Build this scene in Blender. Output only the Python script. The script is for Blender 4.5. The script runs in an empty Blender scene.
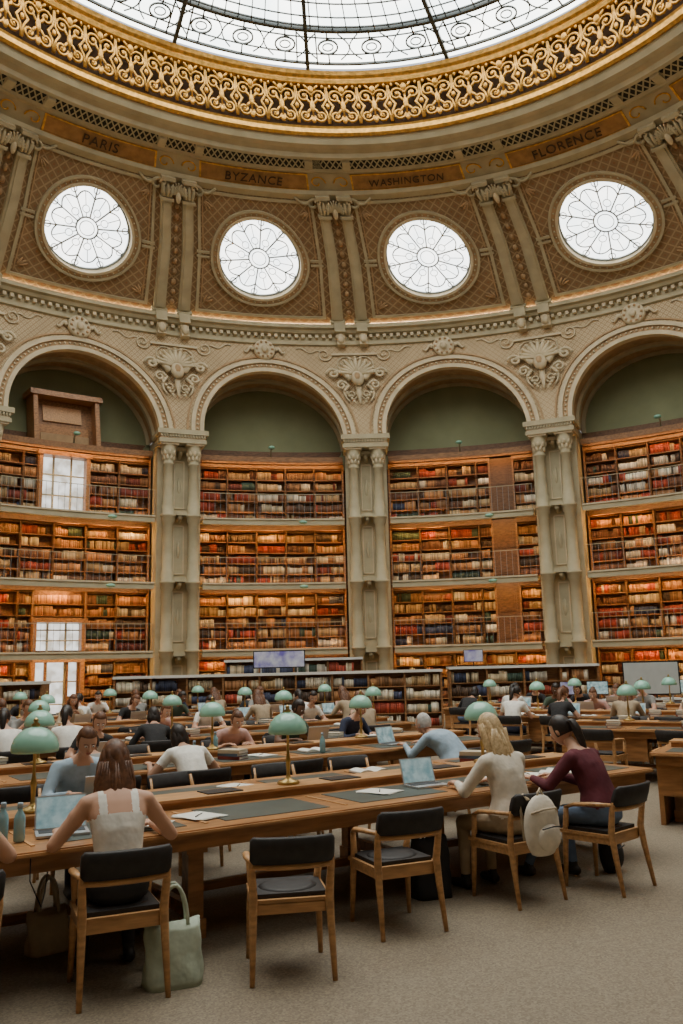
import bpy, bmesh, math, random, time
import numpy as np
from mathutils import Vector, Matrix
T0=time.time()
rnd=random.Random(7)
pi=math.pi
rad=math.radians
scene=bpy.context.scene
col=scene.collection

# ---------------------------------------------------------------- materials
def mat(name,c,rough=.6,metal=0.,var=0.,vscale=4.,c2=None,emit=None,es=0.,bump=0.,bscale=60.,wood=False,spec=.4):
    m=bpy.data.materials.new(name); m.use_nodes=True
    nt=m.node_tree; N=nt.nodes; L=nt.links
    b=N['Principled BSDF']
    b.inputs['Base Color'].default_value=(*c,1)
    b.inputs['Roughness'].default_value=rough
    b.inputs['Metallic'].default_value=metal
    b.inputs['Specular IOR Level'].default_value=spec
    if emit:
        b.inputs['Emission Color'].default_value=(*emit,1)
        b.inputs['Emission Strength'].default_value=es
    if var>0 or c2 or bump>0:
        tc=N.new('ShaderNodeTexCoord'); mp=N.new('ShaderNodeMapping')
        L.new(tc.outputs['Object'],mp.inputs['Vector'])
        if wood: mp.inputs['Scale'].default_value=(1,7,7)
        nz=N.new('ShaderNodeTexNoise'); nz.inputs['Scale'].default_value=vscale; nz.inputs['Detail'].default_value=5
        L.new(mp.outputs[0],nz.inputs['Vector'])
        mx=N.new('ShaderNodeMix'); mx.data_type='RGBA'
        d=c2 if c2 else tuple(x*(1-var) for x in c)
        a=c if c2 else tuple(min(1,x*(1+var)) for x in c)
        mx.inputs['A'].default_value=(*a,1); mx.inputs['B'].default_value=(*d,1)
        rp=N.new('ShaderNodeMapRange'); rp.inputs['From Min'].default_value=.35; rp.inputs['From Max'].default_value=.65
        L.new(nz.outputs['Fac'],rp.inputs['Value']); L.new(rp.outputs[0],mx.inputs['Factor'])
        L.new(mx.outputs['Result'],b.inputs['Base Color'])
        if bump>0:
            n2=N.new('ShaderNodeTexNoise'); n2.inputs['Scale'].default_value=bscale
            L.new(tc.outputs['Object'],n2.inputs['Vector'])
            bp=N.new('ShaderNodeBump'); bp.inputs['Strength'].default_value=bump; bp.inputs['Distance'].default_value=.02
            L.new(n2.outputs['Fac'],bp.inputs['Height']); L.new(bp.outputs[0],b.inputs['Normal'])
    return m
def mth(nt,op,a,b=None):
    n=nt.nodes.new('ShaderNodeMath'); n.operation=op
    for i,x in enumerate((a,b)):
        if x is None: continue
        if isinstance(x,(int,float)): n.inputs[i].default_value=x
        else: nt.links.new(x,n.inputs[i])
    return n.outputs[0]
def diaper(name,cbase,cline,cdot,per,lw=.12,rough=.75):
    m=bpy.data.materials.new(name); m.use_nodes=True; nt=m.node_tree; N=nt.nodes; L=nt.links
    b=N['Principled BSDF']; b.inputs['Roughness'].default_value=rough; b.inputs['Specular IOR Level'].default_value=.2
    uv=N.new('ShaderNodeUVMap'); uv.uv_map='UVMap'
    sp=N.new('ShaderNodeSeparateXYZ'); L.new(uv.outputs[0],sp.inputs[0])
    p=mth(nt,'ADD',sp.outputs[0],sp.outputs[1]); q=mth(nt,'SUBTRACT',sp.outputs[0],sp.outputs[1])
    a=mth(nt,'PINGPONG',mth(nt,'DIVIDE',p,per),.5); c=mth(nt,'PINGPONG',mth(nt,'DIVIDE',q,per),.5)
    mn=mth(nt,'MINIMUM',a,c); line=mth(nt,'LESS_THAN',mn,lw)
    dot=mth(nt,'GREATER_THAN',mn,.38)
    m1=N.new('ShaderNodeMix'); m1.data_type='RGBA'; m1.inputs['A'].default_value=(*cbase,1); m1.inputs['B'].default_value=(*cline,1)
    L.new(line,m1.inputs['Factor'])
    m2=N.new('ShaderNodeMix'); m2.data_type='RGBA'; m2.inputs['B'].default_value=(*cdot,1)
    L.new(m1.outputs['Result'],m2.inputs['A']); L.new(dot,m2.inputs['Factor'])
    nz=N.new('ShaderNodeTexNoise'); nz.inputs['Scale'].default_value=1.3
    tc=N.new('ShaderNodeTexCoord'); L.new(tc.outputs['Object'],nz.inputs['Vector'])
    mr=N.new('ShaderNodeMapRange'); mr.inputs['To Min'].default_value=.8; mr.inputs['To Max'].default_value=1.2
    L.new(nz.outputs['Fac'],mr.inputs['Value'])
    hs=N.new('ShaderNodeHueSaturation'); L.new(m2.outputs['Result'],hs.inputs['Color']); L.new(mr.outputs[0],hs.inputs['Value'])
    L.new(hs.outputs[0],b.inputs['Base Color'])
    return m
def emis(name,c,s,c2=None,vs=.5):
    m=bpy.data.materials.new(name); m.use_nodes=True; nt=m.node_tree; N=nt.nodes; L=nt.links
    for n in list(N): N.remove(n)
    o=N.new('ShaderNodeOutputMaterial'); e=N.new('ShaderNodeEmission'); e.inputs['Strength'].default_value=s
    e.inputs['Color'].default_value=(*c,1); L.new(e.outputs[0],o.inputs[0])
    if c2:
        tc=N.new('ShaderNodeTexCoord'); nz=N.new('ShaderNodeTexNoise'); nz.inputs['Scale'].default_value=vs
        L.new(tc.outputs['Object'],nz.inputs['Vector'])
        mx=N.new('ShaderNodeMix'); mx.data_type='RGBA'; mx.inputs['A'].default_value=(*c,1); mx.inputs['B'].default_value=(*c2,1)
        mr=N.new('ShaderNodeMapRange'); mr.inputs['From Min'].default_value=.4; mr.inputs['From Max'].default_value=.6
        L.new(nz.outputs['Fac'],mr.inputs['Value']); L.new(mr.outputs[0],mx.inputs['Factor']); L.new(mx.outputs['Result'],e.inputs['Color'])
    return m

STONE=mat('stone_sage',(.42,.365,.235),.7,var=.1,vscale=2)
STONEL=mat('stone_light',(.57,.48,.32),.7,var=.1,vscale=2)
TAN=mat('stucco_tan',(.39,.255,.135),.75,var=.15)
LUN=mat('lunette_green',(.205,.22,.12),.8,var=.08,vscale=1)
SPAN=diaper('spandrel_diaper',(.54,.435,.28),(.36,.25,.14),(.4,.25,.13),.2,.1)
DOME=diaper('dome_diaper',(.25,.165,.09),(.36,.26,.15),(.27,.135,.07),.36,.09)
GRATE=diaper('grating',(.02,.02,.018),(.38,.34,.22),(.02,.02,.02),.2,.13)
GOLD=mat('gilding',(.66,.36,.08),.38,metal=.7,var=.25,vscale=8)
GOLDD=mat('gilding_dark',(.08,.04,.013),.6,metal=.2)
PLATE=mat('name_plate',(.34,.185,.065),.5,metal=.25,var=.2)
LETTER=mat('inscription_letters',(.06,.03,.013),.6)
IRON=mat('skylight_iron',(.07,.08,.08),.6)
IRONL=mat('tracery_iron',(.25,.27,.27),.6)
WOODD=mat('wood_dark',(.14,.065,.028),.5,var=.3,vscale=3,wood=True)
WOODM=mat('wood_shelving',(.25,.12,.048),.45,var=.3,vscale=3,wood=True)
WOOD=mat('wood_oak',(.36,.17,.065),.32,var=.28,vscale=3,wood=True)
WOODL=mat('wood_light',(.52,.28,.12),.36,var=.2,vscale=5,wood=True)
LEATH=mat('leather_green_grey',(.065,.078,.066),.45,var=.15)
BLACK=mat('black_upholstery',(.024,.02,.019),.6,var=.2,vscale=20)
BRASS=mat('brass',(.55,.38,.14),.3,metal=.9)
SHADE=mat('opal_glass_shade',(.27,.54,.42),.16,var=.06,vscale=3,spec=.7)
SHADEIN=mat('shade_inner',(.7,.8,.7),.4)
PAPER=mat('paper',(.78,.76,.68),.7)
SILVER=mat('aluminium',(.55,.56,.57),.35,metal=.6)
KEYS=mat('keyboard_dark',(.04,.04,.045),.5)
SCREEN=mat('laptop_screen',(.1,.2,.22),.2,emit=(.3,.5,.55),es=.35,c2=(.5,.6,.6),vscale=14)
PLAST=mat('white_plastic',(.7,.68,.62),.5)
BLKP=mat('black_plastic',(.02,.02,.022),.4)
SIGN=mat('sign_purple',(.16,.13,.5),.5,c2=(.7,.72,.8),vscale=3)
SKYG=emis('skylight_glass',(1.,.97,.87),8.2,(.66,.72,.7),.3)
WING=emis('window_daylight',(1.,.99,.93),5.2,(.84,.88,.87),1.5)
WARM=emis('warm_lamp',(1.,.58,.22),38.)
SPOT=emis('warm_section_lamp',(1.,.5,.12),95.)
DOMEFILL=emis('dome_fill_glow',(1.,.72,.42),24.)  # emission for the added fill ring below the dome

def floor_mat():
    m=bpy.data.materials.new('floor_terrazzo'); m.use_nodes=True; nt=m.node_tree; N=nt.nodes; L=nt.links
    b=N['Principled BSDF']; b.inputs['Roughness'].default_value=.55; b.inputs['Specular IOR Level'].default_value=.3
    tc=N.new('ShaderNodeTexCoord')
    v=N.new('ShaderNodeTexVoronoi'); v.inputs['Scale'].default_value=90; L.new(tc.outputs['Object'],v.inputs['Vector'])
    cr=N.new('ShaderNodeValToRGB'); L.new(v.outputs['Color'],cr.inputs['Fac'])
    e=cr.color_ramp.elements; e[0].position=.1; e[0].color=(.165,.13,.09,1); e[1].position=.9; e[1].color=(.29,.24,.17,1)
    k=cr.color_ramp.elements.new(.5); k.color=(.225,.18,.128,1)
    nz=N.new('ShaderNodeTexNoise'); nz.inputs['Scale'].default_value=.8; nz.inputs['Detail'].default_value=4; L.new(tc.outputs['Object'],nz.inputs['Vector'])
    mr=N.new('ShaderNodeMapRange'); mr.inputs['To Min'].default_value=.82; mr.inputs['To Max'].default_value=1.12
    L.new(nz.outputs['Fac'],mr.inputs['Value'])
    hs=N.new('ShaderNodeHueSaturation'); L.new(cr.outputs[0],hs.inputs['Color']); L.new(mr.outputs[0],hs.inputs['Value']); L.new(hs.outputs[0],b.inputs['Base Color'])
    return m
FLOOR=floor_mat()
def book_mat():
    m=bpy.data.materials.new('book_bindings'); m.use_nodes=True; nt=m.node_tree; N=nt.nodes; L=nt.links
    b=N['Principled BSDF']; b.inputs['Roughness'].default_value=.6
    a=N.new('ShaderNodeAttribute'); a.attribute_name='Col'; L.new(a.outputs['Color'],b.inputs['Base Color'])
    return m
BOOK=book_mat()

# ---------------------------------------------------------------- mesh builder
class MB:
    def __init__(s):
        s.V=[];s.F=[];s.MI=[];s.SM=[];s.UV=[];s.mats=[];s.f=None;s.M=Matrix.Identity(4)
    def mi(s,m):
        if m not in s.mats: s.mats.append(m)
        return s.mats.index(m)
    def add(s,vs,fs,m,sm=False):
        b=len(s.V); k=s.mi(m)
        for v in vs:
            p=s.M@Vector(v); s.UV.append((p.x,p.z))
            if s.f: p=Vector(s.f(p.x,p.y,p.z))
            s.V.append(p)
        for f in fs:
            s.F.append([b+i for i in f]); s.MI.append(k); s.SM.append(sm)
    def box(s,x0,x1,y0,y1,z0,z1,m,nx=1,nz=1):
        if nz>1:
            vs=[];fs=[]
            for i in range(nz+1):
                z=z0+(z1-z0)*i/nz; vs+=[(x0,y0,z),(x1,y0,z),(x1,y1,z),(x0,y1,z)]
            for i in range(nz):
                for j in range(4):
                    a=i*4+j;b=i*4+(j+1)%4; fs.append((a,b,b+4,a+4))
            fs+=[(3,2,1,0),tuple(nz*4+j for j in range(4))]
        else:
            vs=[];fs=[]
            for i in range(nx+1):
                x=x0+(x1-x0)*i/nx; vs+=[(x,y0,z0),(x,y1,z0),(x,y1,z1),(x,y0,z1)]
            for i in range(nx):
                for j in range(4):
                    a=i*4+j;b=i*4+(j+1)%4; fs.append((a,b,b+4,a+4))
            fs+=[(3,2,1,0),tuple(nx*4+j for j in range(4))]
        s.add(vs,fs,m)
    def tube(s,P,R,m,n=8,fx=1.,fy=1.,sm=True,ref=None,closed=False):
        P=[Vector(p) for p in P]
        if isinstance(R,(int,float)): R=[R]*len(P)
        vs=[];fs=[];nrm=None;K=len(P)
        for i,p in enumerate(P):
            if closed: t=P[(i+1)%K]-P[i-1]
            else: t=P[min(i+1,K-1)]-P[max(i-1,0)]
            if t.length<1e-9: t=Vector((0,0,1))
            t.normalize()
            if nrm is None:
                rf=Vector(ref) if ref else (Vector((1,0,0)) if abs(t.x)<.9 else Vector((0,1,0)))
                nrm=(rf-t*rf.dot(t)).normalized()
            else:
                q=nrm-t*nrm.dot(t)
                if q.length>1e-6: nrm=q.normalized()
            bn=t.cross(nrm)
            for j in range(n):
                a=2*pi*j/n+pi/n
                vs.append(p+nrm*(math.cos(a)*R[i]*fx)+bn*(math.sin(a)*R[i]*fy))
        for i in range(K if closed else K-1):
            i2=(i+1)%K
            for j in range(n):
                j2=(j+1)%n; fs.append((i*n+j,i*n+j2,i2*n+j2,i2*n+j))
        if not closed: fs+=[tuple(range(n))[::-1],tuple((K-1)*n+j for j in range(n))]
        s.add(vs,fs,m,sm)
    def cap(s,p0,p1,r0,r1,m,n=12,fx=1.,fy=1.,ref=None):
        p0=Vector(p0);p1=Vector(p1);d=(p1-p0).normalized()
        s.tube([p0-d*r0*.95,p0-d*r0*.7,p0-d*r0*.3,p0,p1,p1+d*r1*.3,p1+d*r1*.7,p1+d*r1*.95],
               [r0*.25,r0*.7,r0*.95,r0,r1,r1*.95,r1*.7,r1*.25],m,n,fx,fy,True,ref)
    def lathe(s,prof,m,n=20,c=(0,0,0),sm=True):
        vs=[];fs=[];K=len(prof)
        for r,z in prof:
            for j in range(n):
                a=2*pi*j/n; vs.append((c[0]+r*math.cos(a),c[1]+r*math.sin(a),c[2]+z))
        for i in range(K-1):
            for j in range(n):
                j2=(j+1)%n; fs.append((i*n+j,i*n+j2,(i+1)*n+j2,(i+1)*n+j))
        fs+=[tuple(range(n))[::-1],tuple((K-1)*n+j for j in range(n))]
        s.add(vs,fs,m,sm)
    def ell(s,c,r,m,n=12,k=8,rot=None,fn=None):
        vs=[];fs=[];c=Vector(c)
        for i in range(k+1):
            t=pi*i/k
            if i in(0,k): t=.02 if i==0 else pi-.02
            for j in range(n):
                a=2*pi*j/n; p=Vector((r[0]*math.sin(t)*math.cos(a),r[1]*math.sin(t)*math.sin(a),r[2]*math.cos(t)))
                if fn: p=Vector(fn(p))
                if rot: p=rot@p
                vs.append(c+p)
        for i in range(k):
            for j in range(n):
                j2=(j+1)%n; fs.append((i*n+j,(i+1)*n+j,(i+1)*n+j2,i*n+j2))
        fs+=[tuple(range(n)),tuple(k*n+j for j in range(n))[::-1]]
        s.add(vs,fs,m,True)
    def ring(s,prof,m,nseg=192,sm=False):
        vs=[];fs=[];K=len(prof);b=len(s.V);k=s.mi(m)
        for i in range(nseg):
            ph=2*pi*i/nseg
            for r,z in prof:
                s.V.append(Vector(W(ph,r,z))); s.UV.append((ph*12,z+r))
        for i in range(nseg):
            i2=(i+1)%nseg
            for j in range(K-1):
                s.F.append([b+i*K+j,b+i2*K+j,b+i2*K+j+1,b+i*K+j+1]); s.MI.append(k); s.SM.append(sm)
    def build(s,name,loc=(0,0,0),rot=0.,recalc=True):
        me=bpy.data.meshes.new(name)
        me.from_pydata([tuple(v) for v in s.V],[],s.F)
        for m in s.mats: me.materials.append(m)
        me.polygons.foreach_set('material_index',s.MI)
        me.polygons.foreach_set('use_smooth',s.SM)
        if s.UV:
            uv=me.uv_layers.new(name='UVMap')
            li=np.zeros(len(me.loops),dtype=np.int32); me.loops.foreach_get('vertex_index',li)
            uv.data.foreach_set('uv',np.array(s.UV,dtype=np.float32)[li].ravel())
        me.update()
        if recalc:
            bm=bmesh.new(); bm.from_mesh(me); bmesh.ops.recalc_face_normals(bm,faces=bm.faces); bm.to_mesh(me); bm.free()
        o=bpy.data.objects.new(name,me); col.objects.link(o)
        o.location=loc; o.rotation_euler=(0,0,rot)
        return o
def inst(name,me,loc,rot=0.):
    o=bpy.data.objects.new(name,me); col.objects.link(o); o.location=loc; o.rotation_euler=(0,0,rot); return o

# ---------------------------------------------------------------- room mapping (oval upper rings)
R=16.84; CY=13.16
def cxz(z): return .63-.1*np.maximum(0.,np.asarray(z,dtype=float)-10.)
def W(ph,r,z):
    k=max(0.,z-10.)
    r+=k/6*(.42+.42*math.sin(2*ph))-.38*min(1,max(0,(z-16)/2.4))
    c=.63-.1*k-.12*max(0,min(z,18.6)-16)
    return (c+r*math.sin(ph),CY+r*math.cos(ph),z)
PAIR=[rad(1+22.5*k) for k in range(16)]
BAY=[rad(1+22.5*k-11.25) for k in range(16)]
def bmap(ph): return lambda s,d,z: W(ph+s/R,R+d,z)
HS=R*rad(11.25); AR=2.6; SP=9.95; ZC=13.75
PROF=[(16.75,14.4),(15.9,15.15),(15.0,15.95),(14.05,16.83),(13.1,17.6)]
CL=[0]
for a,b in zip(PROF,PROF[1:]): CL.append(CL[-1]+math.hypot(b[0]-a[0],b[1]-a[1]))
LP=CL[-1]
def prof(l):
    i=0
    while i<len(PROF)-2 and l>CL[i+1]: i+=1
    a,b=PROF[i],PROF[i+1]; d=CL[i+1]-CL[i]; t=(l-CL[i])/d
    tx,tz=(b[0]-a[0])/d,(b[1]-a[1])/d
    return a[0]+(b[0]-a[0])*t,a[1]+(b[1]-a[1])*t,tz,-tx
def dmap(ph):
    def f(a,off,l):
        r,z,nr,nz=prof(l); return W(ph+a/15.,r+nr*off,z+nz*off)
    return f
HD=15*rad(11.25)

# ---------------------------------------------------------------- floor
b=MB(); n=96
b.add([(.63+18.9*math.cos(2*pi*i/n),CY+18.9*math.sin(2*pi*i/n),0) for i in range(n)]+[(.63+18.9*math.cos(2*pi*i/n),CY+18.9*math.sin(2*pi*i/n),-.2) for i in range(n)],
      [tuple(range(n)),tuple(range(n,2*n))[::-1]]+[(i,(i+1)%n,n+(i+1)%n,n+i) for i in range(n)],FLOOR)
b.build('floor')

# ---------------------------------------------------------------- arcade wall
b=MB()
ss=[-HS,-3.1,-2.85]+[AR*math.sin(rad(a)) for a in np.linspace(-90,90,33)]+[2.85,3.1,HS]
for k in range(16):
    b.f=bmap(BAY[k]); vs=[];fs=[]
    for s in ss:
        zb=SP+(math.sqrt(max(0,AR*AR-s*s)) if abs(s)<AR else 0)
        vs+=[(s,0,zb),(s,0,ZC)]
    for i in range(len(ss)-1): fs.append((2*i,2*i+2,2*i+3,2*i+1))
    b.add(vs,fs,SPAN)
    vs=[];fs=[];A=np.linspace(0,pi,33)
    for a in A:
        x,z=AR*math.cos(a),SP+AR*math.sin(a); vs+=[(x,0,z),(x,2.1,z)]
    for i in range(32): fs.append((2*i,2*i+2,2*i+3,2*i+1))
    b.add(vs,fs,TAN)
    vs=[];fs=[]
    for s in ss[3:-3]:
        vs+=[(s,2.1,9.2),(s,2.1,SP+math.sqrt(max(0,AR*AR-s*s))+.01)]
    for i in range(32): fs.append((2*i,2*i+2,2*i+3,2*i+1))
    b.add(vs,fs,LUN)
    b.box(-HS,HS,2.12,2.3,0,SP,WOODD,8)
b.build('wall_rotunda',recalc=False)

def archband(b,r0,r1,d0,d1,m,n=40,z0=SP):
    vs=[];fs=[]
    for i in range(n+1):
        a=pi*i/n; c,s=math.cos(a),math.sin(a)
        vs+=[(r0*c,d0,z0+r0*s),(r1*c,d0,z0+r1*s),(r1*c,d1,z0+r1*s),(r0*c,d1,z0+r0*s)]
    for i in range(n):
        for j in range(4):
            fs.append((i*4+j,i*4+(j+1)%4,i*4+4+(j+1)%4,i*4+4+j))
    b.add(vs,fs,m)
b=MB()
for k in range(16):
    b.f=bmap(BAY[k])
    archband(b,2.52,2.66,-.1,.2,STONEL)
    archband(b,2.66,2.84,-.05,.02,TAN)
    archband(b,2.84,2.98,-.14,.02,STONEL)
    archband(b,3.06,3.12,-.05,.02,TAN)
    archband(b,2.5,2.62,1.0,1.25,STONE); archband(b,2.48,2.62,2.0,2.12,STONE)
    for i in range(1,50):
        a=pi*i/50; b.ell((2.75*math.cos(a),-.07,SP+2.75*math.sin(a)),(.045,.05,.045),STONEL,6,4)
    b.M=Matrix.Translation((0,-.14,13.3))@Matrix.Rotation(pi/2,4,'X')
    b.lathe([(.02,.12),(.16,.12),(.2,.06),(.3,.1),(.38,.06),(.4,-.12)],STONEL,20)
    b.M=Matrix.Identity(4)
    b.ell((0,-.28,13.3),(.13,.1,.16),STONEL)
    for i in range(10): b.ell((.29*math.cos(i*.628),-.24,13.3+.29*math.sin(i*.628)),(.05,.04,.05),TAN,6,4)
    for sg in(-1,1):
        b.tube([(sg*(.4+.35*t),-.08,13.3+.1*math.sin(t*6)) for t in np.linspace(0,1,8)],[.08-.05*t for t in np.linspace(0,1,8)],STONEL,6)
    for sg in (-1,1):
        for c,r0,sp in(((sg*2.95,12.75),.38,3.4*pi),((sg*2.2,13.2),.24,-3*pi),((sg*3.05,11.6),.16,-3*pi)):
            pts=[]
            for t in np.linspace(0,1,18):
                a=t*sp; r=r0*(1-t)+.04
                pts.append((c[0]+sg*r*math.cos(a),-.04,c[1]+r*math.sin(a)))
            b.tube(pts,.03,STONEL,4)
        b.tube([(sg*(1.2+.9*t),-.03,13.42-.15*t+.07*math.sin(9*t)) for t in np.linspace(0,1,10)],.028,STONEL,4)
b.build('trim_arches')

def fan(b,cx,y,cz,sx,m,m2,scale=1.):
    for i in range(-5,6):
        a=i*.29; L_=(.62-.02*abs(i))*scale
        rot=Matrix.Rotation(a,3,'Y')
        b.ell((cx+math.sin(a)*L_*.6,y,cz+math.cos(a)*L_*.52),(.07*scale,.13*scale,L_*.46),m,8,6,rot)
        b.ell((cx+math.sin(a)*L_*1.03,y-.03,cz+math.cos(a)*L_*.93),(.055*scale,.07*scale,.055*scale),m2,6,4)
b=MB()
for k in range(16):
    b.f=bmap(PAIR[k])
    z0=12.25
    b.M=Matrix.Translation((0,0,z0))@Matrix.Diagonal((1.22,1.1,1.12,1))@Matrix.Translation((0,0,-z0))
    fan(b,0,-.16,z0+.1,1,STONEL,STONEL,1.)
    b.ell((0,-.25,z0-.08),(.2,.16,.26),STONEL,12,8)
    b.ell((0,-.33,z0-.05),(.11,.1,.16),TAN,10,6)
    for sg in(-1,1):
        pts=[(sg*(.2+.5*t),-.14,z0-.08+.3*math.sin(t*2.4)) for t in np.linspace(0,1,8)]
        b.tube(pts,[.11-.05*t for t in np.linspace(0,1,8)],STONEL,8)
        c=(sg*.72,z0+.12)
        b.tube([(c[0]+sg*(.2-.16*t)*math.cos(5*pi*t/2),-.16,c[1]+(.2-.16*t)*math.sin(5*pi*t/2)) for t in np.linspace(0,1,16)],.045,STONEL,6)
        c=(sg*.5,z0-.28)
        b.tube([(c[0]+sg*(.17-.13*t)*math.cos(pi-5*pi*t/2),-.14,c[1]+(.17-.13*t)*math.sin(5*pi*t/2)) for t in np.linspace(0,1,16)],.038,STONEL,6)
        b.tube([(sg*(.28+.16*math.sin(t*3)),-.1,z0-.25-.6*t) for t in np.linspace(0,1,8)],[.07-.05*t for t in np.linspace(0,1,8)],STONEL,6)
        for i in range(5): b.ell((sg*(.42-.06*i),-.14,z0-.45-.1*i),(.05,.05,.06),STONEL,6,4)
    b.tube([(0,-.12,z0-.3-.65*t) for t in np.linspace(0,1,6)],[.1,.08,.1,.06,.05,.02],STONEL,8)
    b.M=Matrix.Identity(4)
    for sg in(-1,1):
        x=sg*.42
        b.box(x-.2,x+.2,-.5,0,13.95,14.3,STONE); b.box(x-.15,x+.15,-.35,0,13.5,13.95,STONEL)
        b.ell((x,-.36,13.72),(.15,.14,.2),STONEL,8,6)
    b.box(-.85,.85,-.1,0,13.16,13.24,STONEL,3)
b.build('trim_cartouches')

b=MB()
b.ring([(R-.0,13.55),(R-.1,13.58),(R-.1,13.72),(R-.02,13.75),(R-.02,13.95),(R-.22,14.0),(R-.3,14.1),(R-.42,14.14),(R-.42,14.26),(R-.3,14.34),(R+.1,14.36),(R+.1,14.45)],STONE)
nd=420
for i in range(nd):
    ph=2*pi*i/nd; b.f=(lambda ph:(lambda s,d,z:W(ph+s/R,R+d,z)))(ph)
    b.box(-.06,.06,-.2,-.01,13.83,13.95,STONEL)
b.f=None
b.build('trim_cornice')
b=MB()
b.ring([(R-.12,14.37),(R-.12,14.42),(R-.04,14.42),(R-.04,14.37),(R-.12,14.37)],DOMEFILL)  # glowing ring added on top of the cornice to brighten the dome warmly
b.build('dome_fill_ring')

# ---------------------------------------------------------------- dome panels
b=MB(); WR=1.46; LC=LP*.5
def winhole(b):
    angs=sorted(set([2*pi*i/64 for i in range(64)]+[math.atan2(z,x)%(2*pi) for x in(-HD,HD) for z in(-LC,LP-LC)]))
    K=6; vs=[];fs=[]
    for a in angs:
        c,s=math.cos(a),math.sin(a)
        tx=HD/abs(c) if abs(c)>1e-6 else 1e9
        tz=((LP-LC) if s>0 else LC)/abs(s) if abs(s)>1e-6 else 1e9
        t=min(tx,tz)
        for j in range(K):
            q=WR+(t-WR)*j/(K-1); vs.append((q*c,0,min(LP,max(0,LC+q*s))))
    n=len(angs)
    for i in range(n):
        i2=(i+1)%n
        for j in range(K-1): fs.append((i*K+j,i*K+j+1,i2*K+j+1,i2*K+j))
    b.add(vs,fs,DOME)
for k in range(16):
    b.f=dmap(BAY[k]); winhole(b)
b.build('dome',recalc=False)

b=MB()
def dring(b,r0,r1,o0,o1,m,n=48):
    vs=[];fs=[]
    for i in range(n):
        a=2*pi*i/n;c,s=math.cos(a),math.sin(a)
        vs+=[(r0*c,o0,LC+r0*s),(r1*c,o0,LC+r1*s),(r1*c,o1,LC+r1*s),(r0*c,o1,LC+r0*s)]
    for i in range(n):
        for j in range(4): fs.append((i*4+j,i*4+(j+1)%4,((i+1)%n)*4+(j+1)%4,((i+1)%n)*4+j))
    b.add(vs,fs,m)
for k in range(16):
    b.f=dmap(BAY[k])
    w_=WR-1.52
    dring(b,1.49+w_,1.58+w_,-.1,.4,STONEL); dring(b,1.58+w_,1.72+w_,-.05,.02,TAN); dring(b,1.72+w_,1.8+w_,-.09,.02,STONE)
    for i in range(48):
        a=2*pi*i/48; b.ell(((1.65+w_)*math.cos(a),-.06,LC+(1.65+w_)*math.sin(a)),(.035,.04,.035),STONE,6,4)
    for sg in(-1,1):
        x=sg*2.12; b.box(x-.05,x+.05,-.05,.02,.3,LP-.3,STONE,nz=8)
        x=sg*1.99; b.box(x-.02,x+.02,-.03,.02,.42,LP-.42,TAN,nz=8)
        for q in(-.07,.09): b.box(sg*2.0-.22,sg*2.0+.22,-.06,.02,LC+q-.04,LC+q+.04,STONE)
        for zz in(.75,LP-.75):
            for i in range(3):
                a=sg*(.4+.35*i) if zz<LC else sg*(pi-.4-.35*i)
                b.ell((sg*1.95-math.sin(a)*.22,-.02,zz-.15+math.cos(a)*.22 if zz<LC else zz+.15+math.cos(a)*.22),(.04,.04,.16),TAN,6,5,Matrix.Rotation(-a,3,'Y'))
    b.box(-2.17,2.17,-.05,.02,.25,.35,STONE,nx=10); b.box(-2.17,2.17,-.05,.02,LP-.35,LP-.25,STONE,nx=10)
    b.f=dmap(PAIR[k])
    for sg in(-1,1):
        x=sg*.4
        b.box(x-.19,x+.19,-.14,.02,0,LP-.1,STONE,nz=10)
        b.box(x-.12,x+.12,-.19,-.1,.3,LP-.75,STONE,nz=10)
        b.box(x-.25,x+.25,-.26,.02,0,.22,STONE)
        b.box(x-.24,x+.24,-.24,.02,LP-.78,LP-.68,STONE); b.box(x-.27,x+.27,-.3,.02,LP-.12,LP,STONE)
        for i in range(-1,2):
            b.ell((x+i*.15,-.2,LP-.42),(.075,.1,.24),STONE,8,6,Matrix.Rotation(i*.2,3,'Y'))
        b.tube([(x+sg*(.17+(.13-.1*t)*math.cos(5*t)),-.24,LP-.22+(.13-.1*t)*math.sin(5*t)) for t in np.linspace(0,1,10)],.035,STONEL,5)
        b.tube([(sg*(.75+(.3-.24*t)*math.cos(pi-6*t)),-.1,LP-.35+(.24-.2*t)*math.sin(6*t)) for t in np.linspace(0,1,14)],.05,STONE,5)
        b.tube([(sg*(.7+.75*t),-.06,LP-.12-.22*math.sin(pi*t)) for t in np.linspace(0,1,9)],.05,STONE,5)
    fan(b,0,-.2,LP-.52,1,STONE,STONEL,.62)
    b.ell((0,-.22,LP-.6),(.1,.1,.2),STONEL,8,6)
    for i in range(10): b.ell((0,-.04,.5+i*.38),(.09,.05,.12),TAN,6,4)
b.build('trim_dome_ribs')

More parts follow.
